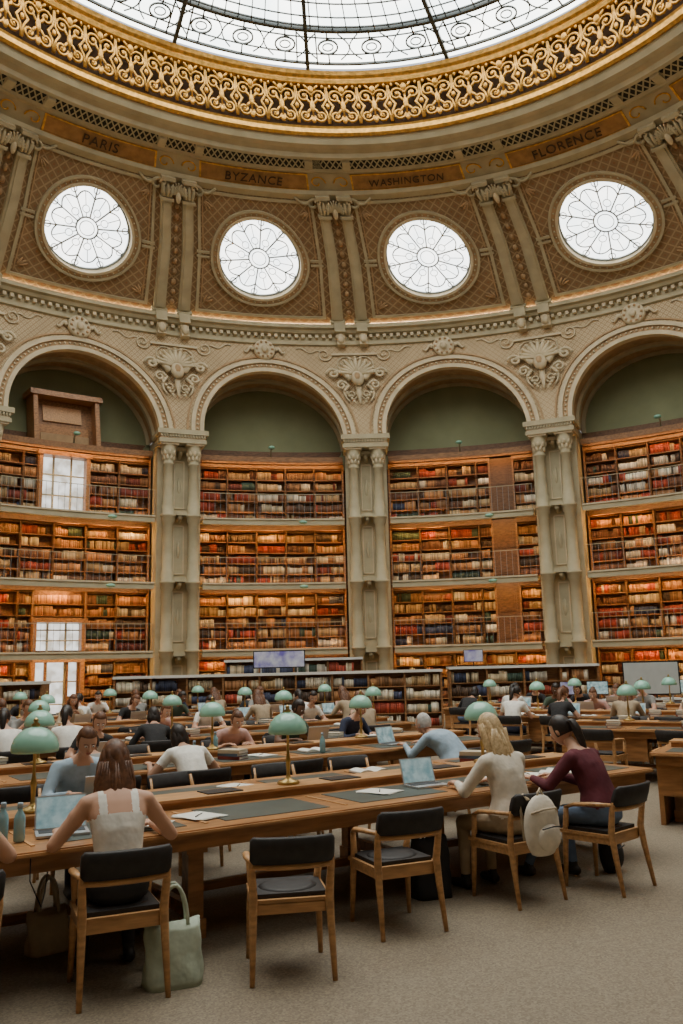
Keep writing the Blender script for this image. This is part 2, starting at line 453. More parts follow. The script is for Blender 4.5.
for k in range(16):
    b=MB(); b.f=dmap(BAY[k])
    n=40; q_=WR+.02
    b.add([(0,.28,LC)]+[(q_*math.cos(2*pi*i/n),.28,LC+q_*math.sin(2*pi*i/n)) for i in range(n)],[(0,i+1,(i+1)%n+1) for i in range(n)],WING)
    def circ(cx,cz,r,w,n=28,y=.18): b.tube([(cx+r*math.cos(2*pi*i/n),y,cz+r*math.sin(2*pi*i/n)) for i in range(n)],w,IRONL,4,closed=True,sm=False)
    ro=WR-.05
    circ(0,LC,ro,.05,48); circ(0,LC,.36,.032); circ(0,LC,.24,.016)
    for i in range(10):
        a=2*pi*i/10+.16; c,s=math.cos(a),math.sin(a)
        b.tube([(.36*c,.18,LC+.36*s),(ro*c,.18,LC+ro*s)],.028,IRONL,4,sm=False)
        a2=a+pi/10; c2,s2=math.cos(a2),math.sin(a2)
        pts=[]
        for t in np.linspace(-1,1,11):
            aa=a2+t*pi/10; r=.98+.2*math.cos(t*pi/2); pts.append((r*math.cos(aa),.18,LC+r*math.sin(aa)))
        b.tube(pts,.024,IRONL,4,sm=False)
        circ(1.27*c,LC+1.27*s,.1,.016,12); circ(.62*c2,LC+.62*s2,.12,.014,12)
        b.tube([(.36*c2,.18,LC+.36*s2),(.5*c2,.18,LC+.5*s2)],.014,IRONL,4,sm=False)
        b.tube([(.74*c2,.18,LC+.74*s2),(1.18*c2,.18,LC+1.18*s2)],.014,IRONL,4,sm=False)
    b.build('window_%d'%(k+1))

# upper rim
b=MB()
b.ring([(13.25,17.45),(13.0,17.5),(12.95,17.62),(13.05,17.66)],STONE)
b.ring([(13.05,17.66),(12.55,17.98)],STONE)
b.ring([(12.55,17.98),(12.35,17.92),(12.3,18.0)],STONE)
b.ring([(12.3,18.0),(11.95,18.12)],GRATE)
b.ring([(11.95,18.12),(11.85,18.02),(11.7,18.02),(11.65,18.14),(11.5,18.2),(11.3,18.22),(11.22,18.34),(11.2,18.42)],STONE)
b.ring([(11.2,18.42),(11.12,18.4),(11.04,18.46),(11.02,18.6),(10.98,18.66)],GOLD)
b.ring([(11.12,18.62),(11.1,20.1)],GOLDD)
b.ring([(10.8,20.02),(10.7,20.06),(10.66,20.16),(10.68,20.24),(10.6,20.3),(10.55,20.42),(10.7,20.5)],GOLD)
b.ring([(10.8,20.02),(11.15,20.1)],GOLD)
b.ring([(10.98,18.66),(11.12,18.7)],GOLD)
for k in range(16):
    for o in(-1,1):
        ph=PAIR[k]+o*.05
        b.f=(lambda ph:(lambda s,d,z:W(ph+s/12.,12.+d,z)))(ph)
        b.box(-.12,.12,-.12,.4,17.96,18.1,STONE)
    b.f=(lambda ph:(lambda s,t,o:W(ph+s/12.8,13.05-.5*t-.54*o,17.66+.32*t-.84*o)))(BAY[k])
    b.box(-1.75,1.75,.1,.92,-.02,.03,PLATE,10)
    b.box(-1.8,1.8,.04,.1,-.02,.05,GOLD,10); b.box(-1.8,1.8,.92,.98,-.02,.05,GOLD,10)
    for sg in(-1,1):
        b.box(sg*1.78-.03,sg*1.78+.03,.06,.96,-.02,.05,GOLD)
        b.tube([(sg*(2.1+(.28-.22*t)*math.cos(6*t)),.5+(.4-.3*t)*math.sin(6*t),.03) for t in np.linspace(0,1,14)],.03,GOLD,4)
b.f=None
b.build('trim_skylight_rim',recalc=False)

b=MB(); NM=72
def lm(ph): return lambda s,d,z: W(ph+s/10.85,10.98-(z-18.66)*.17+d,z)
def spir(cx,cz,r0,turn,dirx,a0,n=15):
    return [(cx+dirx*(r0*(1-.82*t))*math.cos(a0+turn*2*pi*t),0,cz+(r0*(1-.82*t))*math.sin(a0+turn*2*pi*t)) for t in np.linspace(0,1,n)]
for i in range(NM):
    b.f=lm(2*pi*i/NM)
    for sg in(-1,1):
        b.tube(spir(sg*.235,18.98,.2,1.4,sg,pi),.042,GOLD,4,ref=(0,1,0))
        b.tube(spir(sg*.235,19.62,.23,-1.4,sg,pi),.042,GOLD,4,ref=(0,1,0))
        b.tube([(sg*.46,0,18.76),(sg*.42,0,19.1),(sg*.3,0,19.3),(sg*.44,0,19.5),(sg*.46,0,19.95)],[.045,.04,.055,.04,.035],GOLD,4)
        for q in(-1,1): b.ell((sg*.12,-.02,19.3+q*.17),(.05,.04,.12),GOLD,6,5,Matrix.Rotation(sg*q*.6,3,'Y'))
        b.ell((sg*.16,-.02,19.93),(.05,.04,.1),GOLD,6,5,Matrix.Rotation(sg*.7,3,'Y'))
        b.ell((sg*.36,.0,19.97),(.05,.04,.07),GOLD,6,4)
        b.ell((sg*.235,-.02,18.98),(.05,.04,.05),GOLD,6,4); b.ell((sg*.235,-.02,19.62),(.055,.04,.055),GOLD,6,4)
    b.ell((0,-.02,19.3),(.09,.05,.2),GOLD,8,6); b.ell((0,-.02,19.85),(.11,.05,.13),GOLD,8,5); b.ell((0,-.02,18.84),(.08,.05,.11),GOLD,8,5)
    b.ell((.47,-.03,19.3),(.07,.05,.1),GOLD,8,5)
    b.tube([(0,0,19.0),(0,0,19.8)],.035,GOLD,4)
b.build('trim_gilded_openwork')

# skylight
b=MB()
def gz(r): return 20.5+(10.7-r)*.06
rr=[10.7,9,7,5,3,1,.6]
b.ring([(r,gz(r)+.12) for r in rr],SKYG,96)
b.build('ceiling_skylight_glass',recalc=False)
b=MB()
def bar(r0,r1,ph0,ph1,w,m=IRON):
    p=[];n=max(2,int(abs(ph1-ph0)*20)+2)
    for i in range(n):
        t=i/(n-1); r=r0+(r1-r0)*t; p.append(W(ph0+(ph1-ph0)*t,r,gz(r)))
    b.tube(p,w,m,4,sm=False)
def rbar(r,w,n=120): b.tube([W(2*pi*i/n,r,gz(r)) for i in range(n)],w,IRON,4,closed=True,sm=False)
for r,w in((10.35,.05),(9.0,.08),(8.85,.03),(6.0,.08),(3,.08)): rbar(r,w)
for r in(9.95,9.3,8.5,8.0,7.5,7.0,6.5,5.5,5,4.5,4,3.5): rbar(r,.024)
for i in range(144):
    ph=2*pi*i/144; big=i%9==0
    bar(10.6 if big else 9.0,3.,ph,ph,.08 if big else .022)
    if big:
        bar(9,3,ph+.016,ph+.016,.025); bar(10.4,9,ph+.03,ph+.03,.03); bar(10.4,9,ph-.03,ph-.03,.03)
for i in range(48):
    ph=2*pi*(i+.5)/48; c=Vector(W(ph,9.66,gz(9.66)))
    for rr_,w in((.3,.032),(.16,.022)):
        b.tube([c+Vector((rr_*math.cos(t),rr_*math.sin(t),0)) for t in np.linspace(0,2*pi,17)[:-1]],w,IRON,4,closed=True,sm=False)
    bar(9.36,9.05,ph,ph,.03); bar(10.3,9.96,ph,ph,.03)
    for sg in(-1,1):
        pts=[W(ph+sg*(.035+.03*math.sin(t*pi)),9.1+1.1*t,gz(9.6)) for t in np.linspace(0,1,9)]
        b.tube(pts,.022,IRON,4,sm=False)
b.build('ceiling_skylight_ironwork')

names={15:('PARIS',.42),0:('BYZANCE',.4),1:('WASHINGTON',.34),2:('FLORENCE',.42),3:('ATHENES',.4),14:('ROME',.4),4:('LONDRES',.4),13:('BERLIN',.4)}
for k,(t,sz) in names.items():
    cu=bpy.data.curves.new('t','FONT'); cu.body=t; cu.size=sz; cu.align_x='CENTER'; cu.align_y='CENTER'; cu.extrude=.012; cu.space_character=1.12
    o=bpy.data.objects.new('t',cu); col.objects.link(o)
    dg=bpy.context.evaluated_depsgraph_get(); me=bpy.data.meshes.new_from_object(o.evaluated_get(dg))
    bpy.data.objects.remove(o); me.materials.clear(); me.materials.append(LETTER)
    o=bpy.data.objects.new('wall_inscription',me); col.objects.link(o)
    ph=BAY[k]
    x=(Vector(W(ph+.02,12.8,17.82))-Vector(W(ph-.02,12.8,17.82))).normalized()
    up=Vector(W(ph,12.55,17.98))-Vector(W(ph,13.05,17.66)); up=(up-x*up.dot(x)).normalized(); z=x.cross(up)
    M=Matrix((x,up,z)).transposed().to_4x4(); M.translation=Vector(W(ph,12.8,17.82))+z*.09
    o.matrix_world=M

# ---------------------------------------------------------------- columns
def column_mesh():
    b=MB()
    for sg in(-1,1):
        x=sg*.44
        b.box(x-.3,x+.3,-.3,.3,0,.9,STONE); b.box(x-.34,x+.34,-.34,.34,0,.15,STONE); b.box(x-.33,x+.33,-.33,.33,.82,.92,STONE)
        pr=[(.28,.92),(.28,1.0),(.24,1.05),(.25,1.1),(.2,1.16)]
        for z in(2.35,4.65,6.95):
            pr+=[(.185,z-.22),(.23,z-.18),(.23,z-.02),(.26,z),(.26,z+.06),(.2,z+.1),(.22,z+.4),(.185,z+.46)]
        pr+=[(.165,8.75),(.2,8.78),(.2,8.83),(.165,8.86),(.17,8.95),(.2,9.1),(.27,9.3),(.25,9.32),(.3,9.42),(.3,9.46)]
        b.lathe(pr,STONE,16,(x,0,0))
        for i in range(8):
            a=2*pi*i/8; b.ell((x+.21*math.cos(a),.21*math.sin(a),9.2),(.06,.06,.13),STONEL,6,5)
            a+=pi/8; b.ell((x+.18*math.cos(a),.18*math.sin(a),9.02),(.05,.05,.1),STONEL,6,5)
        b.box(x-.31,x+.31,-.31,.31,9.44,9.52,STONEL)
    b.box(-.82,.82,-.36,.9,9.5,9.64,STONE); b.box(-.78,.78,-.32,.9,9.64,9.8,STONEL); b.box(-.88,.88,-.42,.9,9.8,9.97,STONE)
    b.box(-.76,.76,.4,2.15,0,9.97,STONE)
    for i in range(16): b.box(-.78+i*.1,-.73+i*.1,-.4,-.3,9.7,9.79,STONE)
    for z in(0.2,2.7,5.,7.3):
        for sg in(-1,1): b.box(sg*.17-.02,sg*.17+.02,.36,.42,z,z+1.7,STONEL)
        b.box(-.17,.17,.36,.42,z+1.68,z+1.72,STONEL); b.box(-.17,.17,.36,.42,z,z+.04,STONEL)
        b.ell((0,.4,z+.85),(.07,.04,.3),STONE,8,6)
        for i in range(3): b.ell((0,.36-.12*i,z+1.86+.05*i),(.09,.08,.1),STONE,8,6)
        b.box(-.3,.3,.0,.4,z+2.02,z+2.14,STONE)
    o=b.build('column_pair'); return o
o=column_mesh(); me=o.data; bpy.data.objects.remove(o)
for k in range(16):
    p=W(PAIR[k],R+.02,0); inst('column_pair',me,p,-PAIR[k])

# ---------------------------------------------------------------- bookcases, balconies, books
TZ=[0.1,2.4,4.7,7.0]; SW=2.5; D0=1.4
pal=[(.52,.35,.17),(.38,.19,.08),(.19,.085,.045),(.4,.065,.03),(.62,.5,.32),(.09,.055,.035),(.055,.09,.06),(.05,.06,.11),(.7,.62,.48),(.5,.24,.09),(.2,.045,.028)]
def books(name,f,rows,d,wmean,seed,weights=None,depth=.2):
    rg=np.random.default_rng(seed); X0=[];X1=[];Z0=[];Z1=[];DD=[];C=[]
    for (s0,s1,z,h) in rows:
        s=s0+.01; fam=rg.choice(len(pal),3,p=weights); run=0;c=0; dk=rg.uniform(.65,1.15)
        end=s1-.01-(rg.random()<.35)*rg.random()*.45*(s1-s0)
        while s<end:
            if run<=0: run=rg.integers(2,12); c=np.array(pal[fam[rg.integers(0,3)]])*dk; hh=h*rg.uniform(.6,.92); ww=wmean*rg.uniform(.6,1.4)
            run-=1
            w=min(ww*rg.uniform(.85,1.15),s1-s)
            X0.append(s);X1.append(s+w*.9);Z0.append(z);Z1.append(z+hh*rg.uniform(.94,1.03));DD.append(d+rg.uniform(0,.05)+(.0));C.append(np.clip(c*rg.uniform(.55,1.45),0,1))
            s+=w
            if rg.random()<.02: s+=rg.uniform(.03,.12)
    n=len(X0); X0,X1,Z0,Z1,DD=map(np.array,(X0,X1,Z0,Z1,DD)); C=np.array(C)
    D1=DD+depth
    P=np.zeros((n,8,3))
    for i,(x,y,z) in enumerate(((X0,DD,Z0),(X1,DD,Z0),(X1,DD,Z1),(X0,DD,Z1),(X0,D1,Z0),(X1,D1,Z0),(X1,D1,Z1),(X0,D1,Z1))):
        P[:,i,0],P[:,i,1],P[:,i,2]=f(x,y,z)
    q=np.array([(0,1,2,3),(3,2,6,7),(0,3,7,4),(1,5,6,2),(0,4,5,1)])
    F=(np.arange(n)[:,None,None]*8+q[None]).reshape(-1,4)
    me=bpy.data.meshes.new(name); me.vertices.add(n*8); me.vertices.foreach_set('co',P.ravel())
    me.loops.add(len(F)*4); me.loops.foreach_set('vertex_index',F.ravel().astype(np.int32))
    me.polygons.add(len(F)); me.polygons.foreach_set('loop_start',(np.arange(len(F))*4).astype(np.int32))
    me.update(calc_edges=True)
    at=me.attributes.new('Col','FLOAT_COLOR','FACE')
    cc=np.ones((len(F),4)); cc[:,:3]=np.repeat(C,5,axis=0); at.data.foreach_set('color',cc.ravel().astype(np.float32))
    me.materials.append(BOOK)
    o=bpy.data.objects.new(name,me); col.objects.link(o); return o
def npmap(ph):
    def f(s,d,z):
        a=ph+s/R; return cxz(z)+(R+d)*np.sin(a),CY+(R+d)*np.cos(a),z
    return f
wts=np.array([.2,.17,.12,.08,.1,.07,.05,.03,.06,.13,.05]); wts/=wts.sum()
wred=np.array([.1,.1,.1,.26,.06,.05,.03,.02,.16,.08,.08]); wred/=wred.sum()
NSEC=5
for k in range(16):
    vis=k in(15,0,1,2,3,14,13,4)
    b=MB(); b.f=bmap(BAY[k]); lb=MB(); lb.f=bmap(BAY[k])
    door={15:[(-1.05,.55,(0,1,3))],1:[(.95,1.75,(1,2,3))]}.get(k,[])
    rows=[]
    for ti,tz in enumerate(TZ):
        top=TZ[ti+1]-.12 if ti<3 else 9.25
        xs=[-SW+2*SW*i/NSEC for i in range(NSEC+1)]
        dd=[(a,c) for a,c,tt in door if ti in tt]
        segs=list(zip(xs,xs[1:]))
        if dd:
            a,c=dd[0]; ns=[]
            for x0,x1 in segs:
                if x1<=a or x0>=c: ns.append((x0,x1))
                else:
                    if x0<a-.15: ns.append((x0,a))
                    if x1>c+.15: ns.append((c,x1))
            segs=ns
        NR=5
        hs=(top-.16-tz-.06)/NR
        for x0,x1 in segs:
            b.box(x0-.03,x0+.03,D0-.03,D0+.42,tz,top,WOODM); b.box(x1-.03,x1+.03,D0-.03,D0+.42,tz,top,WOODM)
            b.box(x0,x1,D0+.36,D0+.42,tz,top,WOODM)
            for i in range(NR+1):
                z=tz+.06+i*hs; b.box(x0,x1,D0,D0+.38,z-.03,z,WOODM)
                if i<NR: rows.append((x0+.035,x1-.035,z,hs-.03))
            b.box(x0-.03,x1+.03,D0-.06,D0+.1,top-.14,top,WOODM)
            if ti<3:
                b.box(x0,x1,D0-.24,D0-.21,top-.15,top+.1,WOODD)
                if rnd.random()<(.8 if ti==1 else .55) and x1-x0>.5:
                    lb.box(x0+.2,x1-.2,D0-.17,D0-.13,top-.06,top-.03,SPOT)
        if k==15 and ti==1:
            for i in(3,4): 
                z=tz+.06+i*hs; b.box(-1.02,.52,D0,D0+.38,z-.03,z,WOODM); rows.append((-1.0,.5,z,hs-.03))
            lb.box(-.7,.2,D0-.17,D0-.13,top-.06,top-.03,SPOT); b.box(-1.05,.55,D0-.24,D0-.21,top-.15,top+.1,WOODD)
            b.box(-1.05,.55,D0+.36,D0+.42,3.6,top,WOODM)
    b.box(-SW,SW,D0-.16,D0+.5,9.25,9.42,WOODD,6); b.box(-SW,SW,D0-.08,D0+.5,9.42,9.5,WOODM,6)
    b.box(-SW,SW,D0-.5,D0-.1,9.36,9.42,WOODD,6); b.box(-SW,SW,D0-.52,D0-.48,9.24,9.44,WOODM,6)
    b.box(-SW,SW,D0-.1,D0+.42,0,.1,WOODD,6)
    if k==1:
        for ti in(1,2,3):
            tz=TZ[ti]; b.box(.98,1.72,D0,D0+.1,tz,tz+2.2,WOODD)
            for zz in(.2,1.15): b.box(1.08,1.62,D0-.03,D0+.02,tz+zz,tz+zz+.8,WOODD); b.box(1.14,1.56,D0-.05,D0,tz+zz+.06,tz+zz+.74,WOODD)
    b.build('bookshelf_bay')
    books('shelf_books',npmap(BAY[k]),rows,D0+.06,.05 if vis else .14,k,wred if k in(2,) else wts)
    if vis:
        for ti,z in enumerate((2.4,4.7,7.0,9.5)):
            if ti<3: lb.box(-SW+.2,SW-.2,.36,.43,z-.17,z-.13,WARM,6)
            else: lb.box(-SW+.2,SW-.2,D0-.46,D0-.42,z-.19,z-.16,WARM,6)
        lb.build('gallery_strip_light')
    b=MB(); b.f=bmap(BAY[k])
    for ti in(1,2,3):
        z=TZ[ti]
        b.box(-SW+.01,SW-.01,.32,D0-.25,z-.1,z-.02,STONE,8)
        b.box(-SW+.01,SW-.01,.26,.34,z-.22,z+.02,STONE,8); b.box(-SW+.01,SW-.01,.22,.36,z-.04,z+.0,STONEL,8)
        b.box(-SW+.01,SW-.01,.29,.31,z+.9,z+.92,STONE,8)
        for i in range(26):
            x=-SW+.03+(2*SW-.06)*i/25; b.box(x-.005,x+.005,.295,.305,z,z+.9,IRONL)
    b.build('balcony')

b=MB()
for k in(15,0,1,2,14,3):
    b.f=bmap(BAY[k]); b.tube([(0,1.3,9.5),(0,1.25,9.8),(0,1.0,9.85)],.025,STONE,6); b.ell((0,.95,9.82),(.12,.12,.07),SHADE,10,6)
    for z in(6.6,4.3):
        b.tube([(1.,.25,z+.3),(1.,.1,z+.32),(1.,.05,z+.27)],.02,BRASS,6); b.ell((1.,.02,z+.25),(.16,.12,.07),SHADE,10,6)
b.build('gallery_sconces')

b=MB(); b.f=bmap(BAY[15])
x0,x1=-1.05,.55; DAY=emis('door_daylight',(1,.97,.9),1.7,(.55,.5,.42),2.5)
for (z0,z1) in((.0,2.2),(2.45,3.5),(7.0,9.15)):
    b.box(x0+.12,x1-.12,D0+.3,D0+.33,z0+.05,z1-.08,DAY)
    for x in(x0,x1-.12): b.box(x,x+.12,D0-.12,D0+.4,z0,z1,WOOD)
    b.box(x0-.05,x1+.05,D0-.16,D0+.4,z1-.1,z1+.05,WOOD)
    for x in(x0+.5,x1-.55): b.box(x,x+.05,D0+.2,D0+.28,z0,z1,STONE)
    for q in(.33,.66): b.box(x0,x1,D0+.2,D0+.28,z0+(z1-z0)*q,z0+(z1-z0)*q+.04,STONE)
for (a_,c_) in((x0+.12,x0+.5),(x1-.5,x1-.12)):
    b.box(a_,c_,D0+.1,D0+.2,.05,1.0,WOODM); b.box(a_,a_+.06,D0+.1,D0+.2,1.0,2.1,WOODM); b.box(c_-.06,c_,D0+.1,D0+.2,1.0,2.1,WOODM)
b.build('door_1')
b=MB(); b.f=bmap(BAY[15])
x0,x1=-1.25,.85
for x in(x0,x1-.14): b.box(x,x+.14,D0-.2,D0+.6,9.5,11.1,WOOD)
b.box(x0-.1,x1+.1,D0-.28,D0+.6,11.1,11.28,WOOD,2); b.box(x0+.1,x1-.1,D0+.35,D0+.45,9.3,11.1,WOODM)
b.box(x0+.2,x1-.3,D0+.3,D0+.36,9.5,10.2,WOOD); b.box(x0+.4,x1-.5,D0+.28,D0+.34,10.35,10.9,WOODL); b.box(x0+.3,x1-.3,D0+.25,D0+.3,9.5,9.9,TAN)
b.build('door_surround')

# ---------------------------------------------------------------- furniture
U=Vector((.831,.556,0)); Nn=Vector((-.556,.831,0)); A0=Vector((-1.06,5.62,0)); ROT=math.atan2(.556,.831)
def T(u,n,z=0): return A0+U*u+Nn*n+Vector((0,0,z))

def table(name,p,rot,L_,w,pad=1.0,panel=False):
    b=MB(); h=w/2
    b.box(0,L_,-h,h,.715,.75,WOOD); b.box(.02,L_-.02,-h-.015,h+.015,.725,.742,WOODL)
    npd=max(1,int(L_/pad)); pw=L_/npd
    for i in range(npd):
        for sg in(-1,1):
            y0,y1=(-h+.16,-.27) if sg<0 else(.27,h-.16)
            b.box(i*pw+.14,(i+1)*pw-.14,y0,y1,.748,.754,LEATH)
            b.box(i*pw-.012,i*pw+.012,y0,y1,.749,.756,WOODL)
    b.box(.1,L_-.1,-.15,.15,.75,.8,WOOD); b.box(.08,L_-.08,-.17,.17,.8,.82,WOODL)
    for i in range(npd):
        b.box(i*pw+.35,i*pw+.65,-.1,.1,.82,.828,BLKP)
    b.box(.06,L_-.06,-h+.05,-h+.08,.62,.715,WOOD); b.box(.06,L_-.06,h-.08,h-.05,.62,.715,WOOD)
    for x in(.06,L_-.09): b.box(x,x+.03,-h+.06,h-.06,.62,.715,WOOD)
    b.box(.1,L_-.1,-.05,.05,.5,.715,WOODD)
    if panel:
        b.box(.05,.1,-h+.08,h-.08,.0,.715,WOOD); b.box(.1,1.3,-h+.08,-h+.12,.3,.715,WOOD)
        for y in(-h+.2,.08): b.box(.03,.06,y,y+h-.28,.15,.6,WOODL)
    nl=max(2,int(round(L_/2.1))+1)
    for i in range(nl):
        x=.22+(L_-.44)*i/(nl-1)
        for sg in(-1,1):
            y=sg*(h-.38)
            b.box(x-.07,x+.07,y-.07,y+.07,.0,.12,WOOD)
            b.box(x-.055,x+.055,y-.055,y+.055,.12,.62,WOOD)
            b.box(x-.075,x+.075,y-.075,y+.075,.54,.62,WOOD)
        b.box(x-.04,x+.04,-h+.35,h-.35,.55,.66,WOOD); b.box(x-.03,x+.03,-h+.35,h-.35,.12,.2,WOOD)
    b.box(.25,L_-.25,-.03,.03,.12,.18,WOOD)
    return b.build(name,p,rot)

def lamp_mesh():
    b=MB()
    b.lathe([(.085,0),(.09,.012),(.08,.025),(.04,.035),(.02,.05),(.014,.08),(.018,.16),(.024,.18),(.018,.2),(.011,.24),(.011,.4),(.02,.42),(.02,.44),(.012,.46)],BRASS,18)
    b.lathe([(.15,.385),(.156,.4),(.154,.43),(.138,.475),(.105,.515),(.067,.54),(.03,.55),(.02,.555)],SHADE,28)
    b.lathe([(.148,.386),(.147,.4),(.125,.47),(.05,.53)],SHADEIN,28)
    b.lathe([(.022,.55),(.03,.565),(.012,.58),(.018,.595),(.004,.61)],BRASS,12)
    b.tube([(-.1,0,.4),(.1,0,.4)],.006,BRASS,6)
    return b
o=lamp_mesh().build('desk_lamp'); LAMP=o.data; bpy.data.objects.remove(o)
def lamp(p,s=1.): 
    o=inst('desk_lamp',LAMP,p,rnd.uniform(0,3)); o.scale=(s,s,s)

def chair_mesh():
    b=MB()
    b.box(-.235,.235,-.2,.24,.405,.43,WOODL)
    b.box(-.21,.21,-.17,.22,.43,.455,BLACK); b.ell((0,.02,.45),(.2,.19,.02),BLACK,16,4)
    for sg in(-1,1):
        b.box(sg*.215-.015,sg*.215+.015,-.2,.22,.36,.41,WOODL)
        b.tube([(sg*.225,.215,.0),(sg*.215,.205,.3),(sg*.205,.2,.43),(sg*.225,.17,.6)],[.015,.023,.025,.02],WOODL,8)
        b.tube([(sg*.235,-.29,.0),(sg*.225,-.235,.3),(sg*.222,-.215,.45),(sg*.232,-.24,.62),(sg*.22,-.285,.77)],[.015,.023,.026,.022,.014],WOODL,8)
        b.tube([(sg*.225,.18,.6),(sg*.245,.08,.635),(sg*.25,-.08,.65),(sg*.235,-.24,.655)],[.017,.024,.024,.02],WOODL,8,fy=.7)
    b.box(-.21,.21,-.2,-.17,.35,.41,WOODL); b.box(-.21,.21,.2,.23,.36,.41,WOODL)
    def arc(z,th=.018):
        pts=[]
        for t in np.linspace(-1,1,13):
            pts.append((.235*math.sin(t*1.35)/math.sin(1.35),-.235-.075*(math.cos(t*1.35)-math.cos(1.35)),z))
        b.tube(pts,th,WOODL,8)
    arc(.625)
    K=14;vs=[];fs=[]
    for i in range(K+1):
        t=-1+2*i/K; x=.245*math.sin(t*1.3)/math.sin(1.3); y=-.25-.08*(math.cos(t*1.3)-math.cos(1.3))
        e=.0 if abs(t)<.9 else .02
        for(dy,z) in((.018,.645+e),(.022,.71),(.012,.79-e),(-.0,.80-e),(-.025,.79-e),(-.024,.71),(-.018,.645+e)):
            vs.append((x,y+dy-(z-.63)*.25,z))
    for i in range(K):
        for j in range(7): fs.append((i*7+j,i*7+(j+1)%7,(i+1)*7+(j+1)%7,(i+1)*7+j))
    fs+=[tuple(range(7)),tuple(K*7+j for j in range(7))]
    b.add(vs,fs,BLACK,True)
    return b
o=chair_mesh().build('library_chair'); CHAIR=o.data; bpy.data.objects.remove(o)
def chair(p,th): return inst('library_chair',CHAIR,(p[0],p[1],0),th)

# ---------------------------------------------------------------- people
SKIN=[mat('skin_light',(.58,.33,.22),.55,var=.06),mat('skin_medium',(.42,.235,.15),.55,var=.06),mat('skin_dark',(.17,.085,.05),.5,var=.06)]
HAIR={'brown':mat('hair_brown',(.085,.033,.015),.45,c2=(.17,.072,.032),vscale=30),'black':mat('hair_black',(.015,.011,.009),.4,c2=(.032,.021,.017),vscale=30),
 'blonde':mat('hair_blonde',(.7,.52,.3),.45,c2=(.45,.3,.14),vscale=40),'grey':mat('hair_grey',(.6,.58,.54),.6,c2=(.4,.38,.35),vscale=30)}
EYEW=mat('eye_white',(.8,.8,.78),.3); IRIS=mat('eye_iris',(.04,.025,.015),.2); LIP=mat('lips',(.4,.14,.11),.5)
def cloth(n,c): return mat('cloth_'+n,c,.85,var=.1,vscale=12,bump=.5,bscale=11)
CL_={'white':cloth('white',(.8,.77,.7)),'cream':cloth('cream',(.74,.67,.56)),'blue':cloth('light_blue',(.35,.46,.56)),'maroon':cloth('maroon',(.11,.02,.03)),
 'navy':cloth('navy',(.028,.036,.07)),'black':cloth('black',(.024,.023,.024)),'grey':cloth('grey',(.24,.235,.22)),'jeans':cloth('jeans',(.12,.17,.26)),'red':cloth('red',(.3,.07,.05)),
 'green':cloth('green',(.065,.095,.065)),'pink':cloth('pink',(.5,.3,.26)),'beige':cloth('beige',(.42,.32,.21))}
SHOE=mat('shoe_leather',(.03,.025,.022),.5)

def hand(b,w,d,up,side,m,curl=.5):
    d=Vector(d).normalized(); up=Vector(up); up=(up-d*up.dot(d)).normalized(); x=d.cross(up)*side
    w=Vector(w)
    b.tube([w-d*.02,w+d*.005,w+d*.03,w+d*.07,w+d*.092],[.023,.027,.036,.041,.036],m,10,fx=1.,fy=.42,ref=tuple(x))
    for i,(L_,o) in enumerate(((.07,.031),(.08,.011),(.074,-.01),(.058,-.03))):
        p=w+d*.085+x*o; pts=[p]; a=0
        for s,q in((.45,.35),(.32,.5),(.23,.4)):
            a+=curl*q*1.3; p=p+(d*math.cos(a)-up*math.sin(a)+x*o*1.2).normalized()*L_*s; pts.append(p)
        b.tube(pts,[.0095,.009,.0082,.006],m,7)
    p=w+d*.02+x*.028; b.tube([p,p+(d*.6+x*.8-up*.2).normalized()*.035,p+(d*.85+x*.55-up*.35).normalized()*.062,p+(d*.95+x*.35-up*.4).normalized()*.085],[.013,.0125,.0105,.007],m,8)

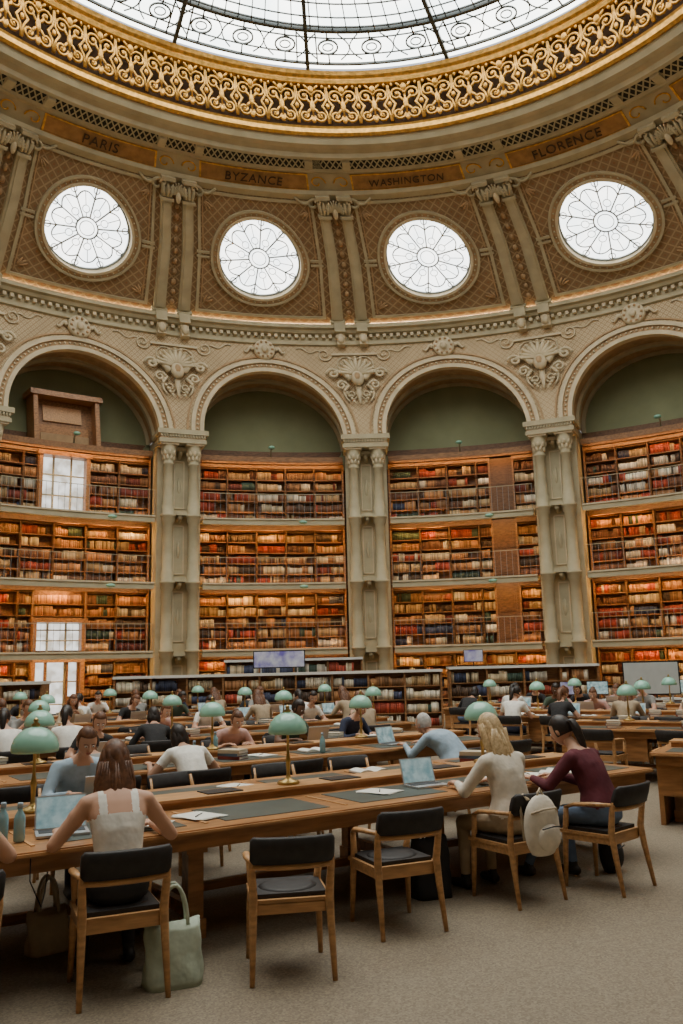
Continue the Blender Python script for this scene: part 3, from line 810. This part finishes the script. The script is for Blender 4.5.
def head(b,H,skin,hair,style,face=True):
    b.M=H
    def fn(p):
        x,y,z=p
        if z<0:
            t=-z/.118; x*=1-.38*t*t; y=y*(1-.22*t*t)+.018*t*t
        if y<0: y*=1.04
        if y>.06 : y=.06+(y-.06)*.75
        return(x,y,z)
    b.ell((0,0,0),(.077,.096,.118),skin,22,16,fn=fn)
    b.tube([(0,.078,.02),(0,.096,-.01),(0,.106,-.03),(0,.088,-.04)],[.007,.01,.014,.009],skin,8)
    for sg in(-1,1):
        b.ell((sg*.011,.09,-.034),(.008,.009,.007),skin,8,5)
        b.ell((sg*.03,.08,.002),(.013,.009,.0085),EYEW,10,6); b.ell((sg*.03,.0875,.002),(.0055,.004,.0055),IRIS,8,5)
        b.tube([(sg*.014,.09,.02),(sg*.03,.09,.026),(sg*.048,.076,.018)],.0035,hair,5)
        b.ell((sg*.076,-.005,-.008),(.01,.02,.032),skin,10,8); b.ell((sg*.082,.0,-.006),(.005,.011,.02),skin,8,6)
    b.ell((0,.083,-.058),(.023,.008,.005),LIP,10,5); b.ell((0,.081,-.066),(.019,.009,.006),LIP,10,5)
    def hf(p):
        x,y,z=p; a=math.atan2(x,-y); k=1+.014*math.sin(a*17+z*30)+.01*math.sin(a*31)
        x*=k;y*=k;z*=k
        if y>.035 and z<.055: y=.03; x*=.8; z*=.7
        if z<-.06: z=-.06-(z+.06)*.1
        return(x,y,z)
    b.ell((0,-.012,.012),(.085,.102,.118),hair,36,18,fn=hf)
    def lock(rings,ridge=.07):
        n=34;vs=[];fs=[]
        for (c,rx,ry) in rings:
            for j in range(n):
                a=2*pi*j/n; k=1+ridge*math.sin(a*9+c[2]*25)+ridge*.5*math.sin(a*15-c[2]*40)
                vs.append((c[0]+rx*k*math.cos(a),c[1]+ry*k*math.sin(a),c[2]))
        K=len(rings)
        for i in range(K-1):
            for j in range(n): fs.append((i*n+j,i*n+(j+1)%n,(i+1)*n+(j+1)%n,(i+1)*n+j))
        fs+=[tuple(range(n)),tuple((K-1)*n+j for j in range(n))]
        b.add(vs,fs,hair,True)
    if style=='long':
        lock([((0,-.03,.085),.05,.05),((0,-.035,.05),.08,.07),((0,-.04,.0),.09,.072),((0,-.05,-.06),.097,.068),((0,-.065,-.12),.108,.058),((0,-.08,-.2),.115,.05),((0,-.088,-.27),.1,.042),((.01,-.09,-.33),.07,.032),((.015,-.09,-.37),.025,.014)])
        for sg in(-1,1):
            lock([((sg*.06,-.005,.05),.022,.04),((sg*.078,-.01,-.03),.026,.042),((sg*.09,-.02,-.14),.032,.035),((sg*.085,-.03,-.24),.026,.022),((sg*.07,-.04,-.31),.01,.01)],.12)
        for i in range(13):
            x=-.108+.018*i; b.tube([(x*.8,-.1,-.02),(x,-.125+abs(x)*.5,-.14),(x*1.15+.01*math.sin(i*3),-.132+abs(x)*.5,-.24),(x*.95+.02*math.sin(i*2),-.12,-.34-.022*(i%3))],[.01,.013,.011,.003],hair,6)
    elif style=='pony':
        lock([((0,-.1,.05),.035,.03),((0,-.125,.03),.04,.035),((0,-.135,-.05),.045,.035),((0,-.13,-.14),.038,.03),((0,-.12,-.22),.02,.018),((0,-.118,-.25),.006,.006)],.08)
    elif style=='bun':
        b.ell((0,-.1,.08),(.045,.042,.042),hair,16,10,fn=lambda p:tuple(c*(1+.06*math.sin(p[0]*160)) for c in p))
    elif style=='bob':
        lock([((0,-.03,.07),.06,.06),((0,-.035,0),.09,.072),((0,-.035,-.07),.096,.072),((0,-.04,-.12),.086,.06),((0,-.04,-.135),.05,.03)])
    b.M=Matrix.Identity(4)

def ik(S,Tt,l1,l2,pole):
    d=Tt-S; L_=min(d.length,(l1+l2)*.985); dn=d.normalized(); Tt=S+dn*L_
    a=(l1*l1-l2*l2+L_*L_)/(2*L_); h=math.sqrt(max(0,l1*l1-a*a))
    pl=Vector(pole); pl=(pl-dn*pl.dot(dn)).normalized()
    return S+dn*a+pl*h,Tt
def person_mesh(name,shirt,pants,skin,hair,style,lean=.15,hunch=.15,side=0.,hp=.35,hy=0.,hl=(-.16,.42,.79),hr=(.16,.42,.79),sleeve='short',tank=False,kn=.42,vox=.016,legs=None,curl=.5,fat=1.,bare=False):
    b=MB(); hip=Vector((0,-.02,.55))
    def TT(x,y,z):
        k=max(0,z-.2)/.4
        p=Matrix.Rotation(-hunch*k,3,'X')@Vector((x,y,z))
        p=Matrix.Rotation(-lean,3,'X')@p
        p=Matrix.Rotation(side,3,'Y')@p
        return hip+p
    lo=1.12 if (sleeve=='long' or (sleeve=='short')) else 1.
    secs=[(-.1,.1,.08),(-.06,.165,.125),(0,.178,.135),(.07,.17*lo,.125*lo),(.18,.137*lo,.105*lo),(.3,.152,.115),(.38,.17,.112),(.45,.172,.095),(.495,.145,.08),(.53,.08,.062),(.56,.052,.052)]
    n=20;vs=[];fs=[]
    for z,rx,ry in secs:
        rx*=fat;ry*=fat
        for j in range(n):
            a=2*pi*j/n; c,s=math.cos(a),math.sin(a)
            c=math.copysign(abs(c)**.85,c); s=math.copysign(abs(s)**.85,s)
            kk=1+(.03*math.sin(5*a+z*28) if lo>1 and .02<z<.4 else 0)
            vs.append(TT(rx*c*kk,ry*s*kk,z))
    for i in range(len(secs)-1):
        for j in range(n): fs.append((i*n+j,i*n+(j+1)%n,(i+1)*n+(j+1)%n,(i+1)*n+j))
    fs+=[tuple(range(n))[::-1],tuple((len(secs)-1)*n+j for j in range(n))]
    dummy=SKIN[0]; b.add(vs,fs,dummy,True)
    bones=[]
    hb=TT(0,.0,.54); he=TT(0,.012,.62)
    b.cap(hb,he,.052,.046,dummy)
    bones.append((hb,he,'neck',.05))
    bones.append((TT(0,0,-.05),TT(0,0,.5),'torso',.15))
    wr=[]; ua=1.18 if sleeve!='none' else 1.; fa=1.22 if sleeve=='long' else 1.
    for sg,tg in((-1,hl),(1,hr)):
        S=TT(sg*.172*fat,0,.45); E,Wt=ik(S,Vector(tg),.28,.25,(sg*.7,-.25,-.8))
        b.cap(TT(sg*.1,0,.46),S,.065,.056,dummy); b.cap(S,E,.052*ua,.04*ua,dummy); b.cap(E,Wt,.041*fa,.027*(1+(fa-1)*.5),dummy)
        m=S.lerp(E,.35); b.ell(m,(.05*ua,.05*ua,.06),dummy,10,6)
        bones.append((S,E,'uarm',.05)); bones.append((E,Wt,'farm',.04)); wr.append((E,Wt,sg))
    for i,sg in enumerate((-1,1)):
        Hh=Vector((sg*.09,-.01,.545)); 
        if legs: K_,F_=map(Vector,legs[i])
        else: K_=Vector((sg*.13,kn,.5)); F_=Vector((sg*.14,kn-.02,.09))
        b.cap(Hh,K_,.088,.06,dummy); b.cap(K_,F_,.057,.038,dummy)
        b.ell(K_.lerp(F_,.3)+Vector((0,-.015,0)),(.052,.055,.1),dummy,10,6)
        ft=F_+Vector((sg*.02,.13,-.05)); b.cap(F_+Vector((0,-.03,-.045)),ft,.04,.034,dummy,fy=1.)
        bones+= [(Hh,K_,'thigh',.08),(K_,F_,'shin',.05),(F_+Vector((0,0,-.05)),ft,'foot',.04)]
    o=b.build('tmp')
    md=o.modifiers.new('r','REMESH'); md.mode='VOXEL'; md.voxel_size=vox
    ms=o.modifiers.new('s','SMOOTH'); ms.factor=.5; ms.iterations=4
    dg=bpy.context.evaluated_depsgraph_get(); me=bpy.data.meshes.new_from_object(o.evaluated_get(dg)); bpy.data.objects.remove(o)
    nb=MB(); vs=[v.co.copy() for v in me.vertices]; nb.V=vs; nb.UV=[(v.x,v.z) for v in vs]
    inv=(Matrix.Rotation(side,3,'Y')@Matrix.Rotation(-lean,3,'X')@Matrix.Rotation(-hunch*.55,3,'X')).inverted()
    for p in me.polygons:
        c=p.center; best=None;bd=9;bt=0
        for(p0,p1,tg,r) in bones:
            d=p1-p0; t=max(0,min(1,(c-p0).dot(d)/d.length_squared)); q=(c-(p0+d*t)).length-r
            if q<bd: bd=q;best=tg;bt=t
        if best=='neck': m=skin
        elif best=='torso':
            q=inv@(c-hip); m=shirt
            if q.z<.03: m=pants
            if q.z>.5 and abs(q.x)<.085: m=skin
            if tank and q.z>.36 and not(.07<abs(q.x)<.115) and q.y<.2:
                if q.z>.38+.0 or abs(q.x)>.13: m=skin
        elif best=='uarm': m=skin if(sleeve=='none' or (sleeve=='short' and bt>.55)) else shirt
        elif best=='farm': m=shirt if(sleeve=='long' and bt<.93) else skin
        elif best=='thigh': m=pants
        elif best=='shin': m=(skin if bare else pants) if bt<.95 else SHOE
        else: m=SHOE
        nb.F.append(list(p.vertices)); nb.MI.append(nb.mi(m)); nb.SM.append(True)
    bpy.data.meshes.remove(me)
    for E,Wt,sg in wr:
        d=(Wt-E).normalized(); d=(d+Vector((0,.3,-.0))).normalized(); 
        if Wt.z<.86: d.z*=.25
        hand(nb,Wt,d,(0,0,1),-sg,skin,curl)
    Hm=Matrix.Translation(he)@Matrix.Rotation(side*.6,4,'Y')@Matrix.Rotation(-hy,4,'Z')@Matrix.Rotation(-hp,4,'X')@Matrix.Translation((0,.018,.09))
    head(nb,Hm,skin,hair,style)
    return nb
def person(name,p,th,**k):
    nb=person_mesh(name,**k); return nb.build(name,(p[0],p[1],0),th)

seat=chair
p=T(-.47,-.2); th=rad(24); seat(p,th)
person('seated_woman',p,th,shirt=CL_['white'],pants=CL_['black'],skin=SKIN[0],hair=HAIR['brown'],style='long',lean=.12,hunch=.2,hp=.25,sleeve='none',tank=True,hl=(-.3,.36,.8),hr=(.27,.38,.8),hy=.1,vox=.011)
chair((-.38,5.46),rad(10))
chair((.3,6.24),rad(24))
p=T(2.62,-.24); th=rad(33); seat(p,th)
person('seated_woman',p,th,shirt=CL_['cream'],pants=CL_['beige'],skin=SKIN[0],hair=HAIR['blonde'],style='long',lean=.1,hunch=.15,hp=.3,sleeve='long',hl=(-.17,.42,.8),hr=(.17,.42,.8),vox=.011,hy=-.2)
p=(2.02,7.15); th=rad(43); seat(p,th)
person('seated_woman',p,th,shirt=CL_['maroon'],pants=CL_['jeans'],skin=SKIN[0],hair=HAIR['black'],style='pony',lean=.22,hunch=.22,hp=.45,sleeve='long',hl=(-.2,.5,.8),hr=(.08,.46,.8),vox=.011,hy=-.15,
  legs=(((-.14,.42,.5),(-.15,.62,.09)),((.13,.42,.5),(.1,.35,.09))))
p=T(-1.42,-.28); th=rad(33); seat(p,th)
person('seated_person',p,th,shirt=CL_['beige'],pants=CL_['navy'],skin=SKIN[0],hair=HAIR['brown'],style='short',lean=.25,hp=.4,sleeve='short',hr=(.34,.42,.8),vox=.016)
FT=ROT+pi
p=T(.02,2.33); seat(p,FT)
person('seated_man',p,FT,shirt=CL_['blue'],pants=CL_['navy'],skin=SKIN[0],hair=HAIR['brown'],style='short',lean=.22,hunch=.2,hp=.45,sleeve='long',vox=.016,fat=1.08)
p=T(.5,2.98); seat(p,ROT)
person('seated_woman',p,ROT,shirt=CL_['grey'],pants=CL_['black'],skin=SKIN[1],hair=HAIR['black'],style='bun',lean=.5,hunch=.3,hp=.3,sleeve='short',hl=(-.25,.6,.8),hr=(.25,.6,.8),vox=.016)
p=T(1.42,2.96); seat(p,ROT)
person('seated_woman',p,ROT,shirt=CL_['white'],pants=CL_['black'],skin=SKIN[1],hair=HAIR['black'],style='bob',lean=.45,hunch=.3,hp=.35,sleeve='short',hl=(-.3,.5,.8),hr=(.3,.5,.8),vox=.016)
p=T(4.62,2.66); seat(p,rad(50))
person('seated_man',p,rad(50),shirt=CL_['blue'],pants=CL_['navy'],skin=SKIN[0],hair=HAIR['grey'],style='short',lean=.48,hunch=.35,hp=.1,sleeve='long',hl=(-.2,.62,.8),hr=(.2,.62,.8),vox=.016,fat=1.25)

table('reading_table',T(-4.2,1.0),ROT,8.9,2.0)
rowsT=[(4.25,-3.5,6.1,1.9),(7.8,-2.2,7.4,1.7),(11.2,-1.5,8.6,1.7),(14.5,.0,8.0,1.7)]
for c,u0,u1,w in rowsT: table('reading_table',T(u0,c),ROT,u1-u0,w)
ZL=.82
for u in(-.66,1.36,3.5,-2.6): lamp(T(u,1.0,ZL),1.03)
for u in(.2,2.2,4.35): lamp(T(u,4.25,ZL))
for u in(-.9,1.1,3.16,5.2,7.1): lamp(T(u,7.8,ZL))
for u in(0,2.1,4.1,6.2,8.2): lamp(T(u,11.2,ZL))
for u in(2.4,4.4,6.6): lamp(T(u,14.5,ZL))
RU=Vector((.86,-.51,0)); RN=Vector((.51,.86,0)); RR=math.atan2(-.51,.86)
RB=[((3.72,10.3),5.2,1.8),((3.6,14.0),7.0,1.7),((3.0,17.6),8.5,1.7),((2.6,20.8),8.,1.6)]
RS=[]
for i,((x,y),L_,w) in enumerate(RB):
    table('reading_table',(x,y,0),RR,L_,w,panel=True)
    q=1.6 if i==0 else .9
    while q<L_-.2: lamp(Vector((x,y,ZL))+RU*q); q+=2.0
    RS.append((Vector((x,y,0)),L_,w))

specs=[dict(shirt='navy',pants='black',skin=0,hair='brown',style='short',lean=.3,sleeve='long'),
 dict(shirt='white',pants='navy',skin=0,hair='black',style='pony',lean=.2,sleeve='short',hy=.4),
 dict(shirt='black',pants='jeans',skin=1,hair='black',style='bob',lean=.45,sleeve='long',side=.08),
 dict(shirt='beige',pants='black',skin=0,hair='brown',style='long',lean=.1,sleeve='long',hl=(-.1,.3,.95)),
 dict(shirt='green',pants='jeans',skin=2,hair='black',style='short',lean=.2,sleeve='short',hy=-.4),
 dict(shirt='pink',pants='navy',skin=0,hair='brown',style='bun',lean=.5,sleeve='short'),
 dict(shirt='grey',pants='black',skin=0,hair='brown',style='short',lean=.0,sleeve='short',hr=(.1,.32,1.0)),
 dict(shirt='black',pants='black',skin=0,hair='brown',style='pony',lean=.3,sleeve='short',side=-.1)]
PM=[]
for i,s in enumerate(specs):
    k=dict(s); k['shirt']=CL_[s['shirt']];k['pants']=CL_[s['pants']];k['skin']=SKIN[s['skin']];k['hair']=HAIR[s['hair']]
    o=person_mesh('v',vox=.025,hunch=.2,hp=.4,**k).build('v'); PM.append(o.data); bpy.data.objects.remove(o)

def laptop_mesh():
    b=MB(); b.box(-.16,.16,-.11,.11,0,.014,SILVER); b.box(-.14,.14,-.02,.09,.014,.017,KEYS); b.box(-.05,.05,-.09,-.03,.014,.016,SILVER)
    M=Matrix.Translation((0,.11,.012))@Matrix.Rotation(-.3,4,'X'); b.M=M
    b.box(-.16,.16,-.004,.004,0,.21,SILVER); b.box(-.15,.15,-.007,-.003,.01,.2,SCREEN); b.M=Matrix.Identity(4)
    return b
o=laptop_mesh().build('laptop'); LAPTOP=o.data; bpy.data.objects.remove(o)
def obook_mesh():
    b=MB(); n=8
    for sg in(-1,1):
        pts=[(sg*.16*t,.025*math.sin(t*pi*.9)+.012) for t in np.linspace(0,1,n)]
        v=[];f=[]
        for x,z in pts: v+=[(x,-.12,z),(x,.12,z),(x,-.12,0),(x,.12,0)]
        for i in range(n-1):
            a=i*4; f+=[(a,a+4,a+5,a+1),(a+2,a+6,a+4,a),(a+1,a+5,a+7,a+3)]
        f.append((n*4-4,n*4-3,n*4-1,n*4-2)); b.add(v,f,PAPER,False)
    b.box(-.165,.165,-.125,.125,-.0,.004,WOODD)
    return b
o=obook_mesh().build('open_book'); OBOOK=o.data; bpy.data.objects.remove(o)
def papers_mesh():
    b=MB()
    for i in range(4):
        b.M=Matrix.Translation((rnd.uniform(-.05,.05),rnd.uniform(-.04,.04),.002*i))@Matrix.Rotation(rnd.uniform(-.4,.4),4,'Z')
        b.box(-.105,.105,-.148,.148,0,.002,PAPER)
    b.M=Matrix.Identity(4); b.tube([(-.05,-.05,.012),(.06,.03,.012)],.004,KEYS,6)
    return b
o=papers_mesh().build('paper_sheets'); PAPERS=o.data; bpy.data.objects.remove(o)
def stack_mesh():
    b=MB(); z=0
    for i,(c,t) in enumerate((((.25,.05,.04),.035),((.1,.14,.2),.03),((.5,.42,.3),.04))):
        mm=mat('stack_cover_%d'%i,c,.6,var=.1)
        b.M=Matrix.Rotation(rnd.uniform(-.3,.3),4,'Z')
        b.box(-.1,.1,-.14,.14,z,z+.004,mm); b.box(-.095,.095,-.135,.135,z+.004,z+t-.004,PAPER); b.box(-.1,.1,-.14,.14,z+t-.004,z+t,mm); b.box(-.1,-.094,-.14,.14,z,z+t,mm); z+=t
    b.M=Matrix.Identity(4); return b
o=stack_mesh().build('book_stack'); STACK=o.data; bpy.data.objects.remove(o)

def place_side(P0,Ud,Nd,rot,L_,w,side,occ,start=.5,step=1.0,avoid=None):
    u=start
    while u<L_-.3:
        q=rnd.random(); jit=rnd.uniform(-.16,.16); off=w/2+(.3 if q<occ else .26+rnd.uniform(0,.15))
        p=P0+Ud*(u+jit)+Nd*(side*off); th=rot+(0 if side<0 else pi)
        if not(avoid and avoid(p)):
            if q<occ:
                i=rnd.randrange(len(PM)); dr=rnd.uniform(-.22,.22); chair(p,th+dr)
                inst('seated_person',PM[i],(p.x,p.y,0),th+dr)
                pp=P0+Ud*(u+jit)+Nd*(side*(w/2-.38)); me,nm=((LAPTOP,'laptop'),(OBOOK,'open_book'),(PAPERS,'paper_sheets'),(LAPTOP,'laptop'))[rnd.randrange(4)]
                inst(nm,me,(pp.x,pp.y,.755),th)
                if rnd.random()<.5:
                    pp=P0+Ud*(u+jit+.36)+Nd*(side*(w/2-.3)); me,nm=((STACK,'book_stack'),(PAPERS,'paper_sheets'))[rnd.randrange(2)]
                    inst(nm,me,(pp.x,pp.y,.755),th+rnd.uniform(-.5,.5))
            else:
                chair(p,th+rnd.uniform(-.3,.3))
                if q>.75:
                    pp=P0+Ud*(u+jit)+Nd*(side*(w/2-.3)); inst('book_stack',STACK,(pp.x,pp.y,.755),th)
        u+=step
place_side(T(-3.5,4.25),U,Nn,ROT,9.6,1.9,1,.55)
chair(T(2.5,2.98),ROT+.1); chair(T(5.6,2.95),ROT); chair(T(-.4,3.0),ROT)
chair(T(1.05,2.3),FT+.2); chair(T(2.1,2.3),FT); chair(T(3.0,2.32),FT-.1)
av=lambda p: p.y>22.9 and p.x<7.4 or (p.x-.63)**2+(p.y-CY)**2>15.3**2
for c,u0,u1,w in rowsT[1:]:
    for sd in(-1,1): place_side(T(u0,c),U,Nn,ROT,u1-u0,w,sd,.55,avoid=av)
for i,(P0,L_,w) in enumerate(RS):
    for sd in(-1,1): place_side(P0,RU,RN,RR,L_,w,sd,.5,avoid=av,start=2.2 if(i==0 and sd<0) else .8)

def onT(nm,me,u,n,r): inst(nm,me,T(u,n,.756),ROT+r)
onT('laptop',LAPTOP,-.62,.42,-.2); onT('laptop',LAPTOP,.0,1.62,pi); onT('laptop',LAPTOP,2.4,.5,-.1)
onT('paper_sheets',PAPERS,1.9,.5,.3); onT('open_book',OBOOK,2.95,.35,0); onT('paper_sheets',PAPERS,3.5,.45,.5); onT('open_book',OBOOK,3.75,.3,.4)
onT('paper_sheets',PAPERS,-.1,.35,.8); onT('open_book',OBOOK,.85,3.8,0); onT('open_book',OBOOK,1.6,3.8,0); onT('paper_sheets',PAPERS,2.6,3.8,.1)
onT('open_book',OBOOK,3.3,3.75,0); onT('paper_sheets',PAPERS,1.2,1.6,.3); onT('paper_sheets',PAPERS,.3,.42,.2)
onT('book_stack',STACK,3.9,1.55,.3); onT('open_book',OBOOK,2.6,1.6,3.); onT('book_stack',STACK,2.2,3.7,.3); onT('laptop',LAPTOP,4.5,3.75,.2); onT('paper_sheets',PAPERS,.8,4.75,.2); onT('book_stack',STACK,5.2,4.7,.5)
GLASS=mat('bottle_plastic',(.25,.45,.5),.15,spec=.8)
def bottle(u,n,m=GLASS):
    b=MB(); b.lathe([(.03,0),(.034,.01),(.034,.13),(.03,.15),(.014,.18),(.014,.2)],m,14); b.lathe([(.017,.195),(.017,.22),(.015,.225)],CL_['blue'],12)
    b.build('water_bottle',T(u,n,.756))
bottle(-.9,.34); bottle(-.98,.42); bottle(1.75,3.75); bottle(2.5,4.8); bottle(4.2,1.5); bottle(3.3,3.55)

def tote(name,p,th,m,w=.36,h=.36,d=.14,slump=0.):
    b=MB(); n=28; K=10; vs=[];fs=[]
    for i in range(K+1):
        t=i/K; rx=w/2*(1.05-.1*t+.03*math.sin(t*9)); ry=d/2*(1.2-.6*t)
        for j in range(n):
            a=2*pi*j/n; c,s=math.cos(a),math.sin(a)
            c=math.copysign(abs(c)**.7,c); s=math.copysign(abs(s)**.7,s)
            k=1+.05*math.sin(5*a+t*6)+.02*math.sin(11*a-t*9)
            vs.append((rx*c*k,ry*s*k+slump*t*t,h*t+(.02*math.sin(2*a+1) if i==K else 0)))
    for i in range(K):
        for j in range(n): fs.append((i*n+j,i*n+(j+1)%n,(i+1)*n+(j+1)%n,(i+1)*n+j))
    fs+=[tuple(range(n))[::-1],tuple(K*n+j for j in range(n))]
    b.add(vs,fs,m,True)
    for sg in(-1,1):
        b.tube([(w*.25*math.cos(t),sg*d*.2+slump,h-.03+.24*math.sin(t)) for t in np.linspace(0,pi,12)],.012,m,6,fy=.5)
    return b.build(name,(p[0],p[1],0),th)
TOTE=cloth('seafoam',(.46,.53,.42)); CAN=cloth('canvas',(.55,.45,.32))
tote('tote_bag',(-1.02,5.22),rad(20),TOTE,.32,.32,.18,.02)
tote('hand_bag',(-1.95,5.85),rad(40),CAN,.26,.24,.14,.03)
tote('shopping_bag',(.62,6.95),rad(20),CL_['black'],.3,.42,.2)
def backpack(p,th,m):
    b=MB()
    def fn(q):
        x,y,z=q; return (math.copysign(min(abs(x)*1.15,.14),x),y*1.0,math.copysign(min(abs(z)*1.1,.2),z) if z<0 else z)
    b.ell((0,0,.2),(.14,.085,.22),m,20,14,fn=fn)
    b.ell((0,-.07,.13),(.1,.04,.1),m,16,8,fn=lambda q:(q[0]*1.1,q[1],max(q[2],-.09)))
    b.tube([(-.13,-.03,.3),(-.06,-.09,.33),(.06,-.09,.33),(.13,-.03,.3)],.008,CAN,6)
    b.tube([(-.1,-.105,.2),(0,-.115,.21),(.1,-.105,.2)],.005,BLKP,5)
    for sg in(-1,1): b.tube([(sg*.07,.05,.38),(sg*.08,.09,.42),(sg*.09,.11,.3),(sg*.1,.08,.1)],.018,CAN,6,fy=.4)
    b.tube([(-.03,0,.41),(0,0,.46),(.03,0,.41)],.009,CAN,6)
    return b.build('backpack',(p[0],p[1],p[2]),th)
cth=rad(33); bp=T(2.62,-.24)+Vector((math.sin(cth),-math.cos(cth),0))*.42-Vector((math.cos(cth),math.sin(cth),0))*.1
backpack((bp.x,bp.y,.38),cth,CL_['cream'])
backpack((2.2,7.6,0),rad(60),CL_['black'])
b=MB(); b.tube([T(-.9,.05,.74),T(-.92,-.03,.6),T(-.85,-.02,.45),T(-.8,.1,.5),T(-.75,.2,.7)],.004,BLKP,5); b.build('power_cable')

def lowcase(name,x0,x1,y,h,seed,d=.5):
    b=MB(); b.box(x0,x1,y,y+d,0,.1,WOODM); b.box(x0-.04,x1+.04,y-.06,y+d+.04,h,h+.07,PLAST)
    b.box(x0,x1,y+d*.5-.01,y+d*.5+.01,.1,h,WOODM)
    n=int((x1-x0)/.95); rows=[]
    for i in range(n+1):
        x=x0+(x1-x0)*i/n; b.box(x-.025,x+.025,y-.02,y+d,.1,h,WOODM)
        if i<n:
            xx=x0+(x1-x0)*(i+1)/n; k=4; hs=(h-.12)/k
            for j in range(k):
                z=.12+j*hs; b.box(x,xx,y-.01,y+d-.01,z-.025,z,WOODM); rows.append((x+.03,xx-.03,z,hs-.03))
    b.build(name)
    p2=lambda s,dd,z:(s,dd,z)
    w=np.array([.06,.06,.03,.12,.14,.06,.06,.14,.3,.04,.0]); w/=w.sum()
    books('reference_books',p2,rows,y+.01,.045,seed,w)
lowcase('low_bookcase',-6.3,2.6,23.6,1.55,51)
lowcase('low_bookcase',2.9,7.0,24.0,1.6,52)
lowcase('low_bookcase',-11.2,-7.3,20.8,1.5,53)
lowcase('low_bookcase',-3.6,.5,26.0,1.95,54)
def monitor(p,th,m=SCREEN):
    b=MB(); b.box(-.1,.1,-.08,.08,0,.012,BLKP); b.tube([(0,0,.01),(0,.01,.18)],.018,BLKP,8); b.box(-.27,.27,-.015,.015,.12,.46,BLKP); b.box(-.255,.255,-.019,-.014,.135,.445,m)
    b.build('computer_monitor',p,th)
monitor((3.6,24.2,1.67),0,SIGN)
def desk(x,y,w,th=0.):
    b=MB(); b.box(-w/2,w/2,-.35,.35,.72,.76,PLAST)
    for sx in(-1,1):
        b.box(sx*(w/2-.04)-.02,sx*(w/2-.04)+.02,-.33,.33,0,.72,WOOD)
    b.box(-w/2+.05,w/2-.05,.28,.31,.2,.72,WOOD); b.build('service_desk',(x,y,0),th)
for x,y in((8.3,22.4),(10.2,20.6),(6.2,22.8)):
    desk(x,y,1.6,-.5); monitor((x-.3,y,.76),-.4,SIGN); monitor((x+.35,y-.2,.76),-.4)
def board(name,p,th,w,h,z,m):
    b=MB(); b.box(-w/2,w/2,-.02,.02,z,z+h,BLKP); b.box(-w/2+.03,w/2-.03,-.03,-.018,z+.03,z+h-.03,m)
    for sx in(-1,1): b.box(sx*w*.35-.02,sx*w*.35+.02,-.02,.02,.03,z,SILVER); b.box(sx*w*.35-.03,sx*w*.35+.03,-.2,.2,0,.03,SILVER)
    b.build(name,p,th)
board('information_screen',(-1.9,24.9,0),0,1.5,.5,1.75,SIGN)
board('notice_board',(7.4,21.0,0),-.3,1.3,.8,.9,mat('board_grey',(.5,.52,.5),.5,var=.05))
board('notice_board',(10.3,21.8,0),-.5,1.3,.5,1.75,SIGN)

w=bpy.data.worlds.new('World'); scene.world=w; w.use_nodes=True
w.node_tree.nodes['Background'].inputs[0].default_value=(.85,.9,1,1); w.node_tree.nodes['Background'].inputs[1].default_value=1.
cam=bpy.data.cameras.new('Camera'); co=bpy.data.objects.new('Camera',cam); col.objects.link(co)
cam.sensor_fit='VERTICAL'; cam.sensor_height=36; cam.sensor_width=24; cam.lens=850/1024*36
co.matrix_world=Matrix.Translation((0,0,1.75))@Matrix.Rotation(rad(90+10.3),4,'X')@Matrix.Rotation(-.024,4,'Z')
scene.camera=co
print('BUILD TIME',time.time()-T0, 'objs',len(bpy.data.objects))
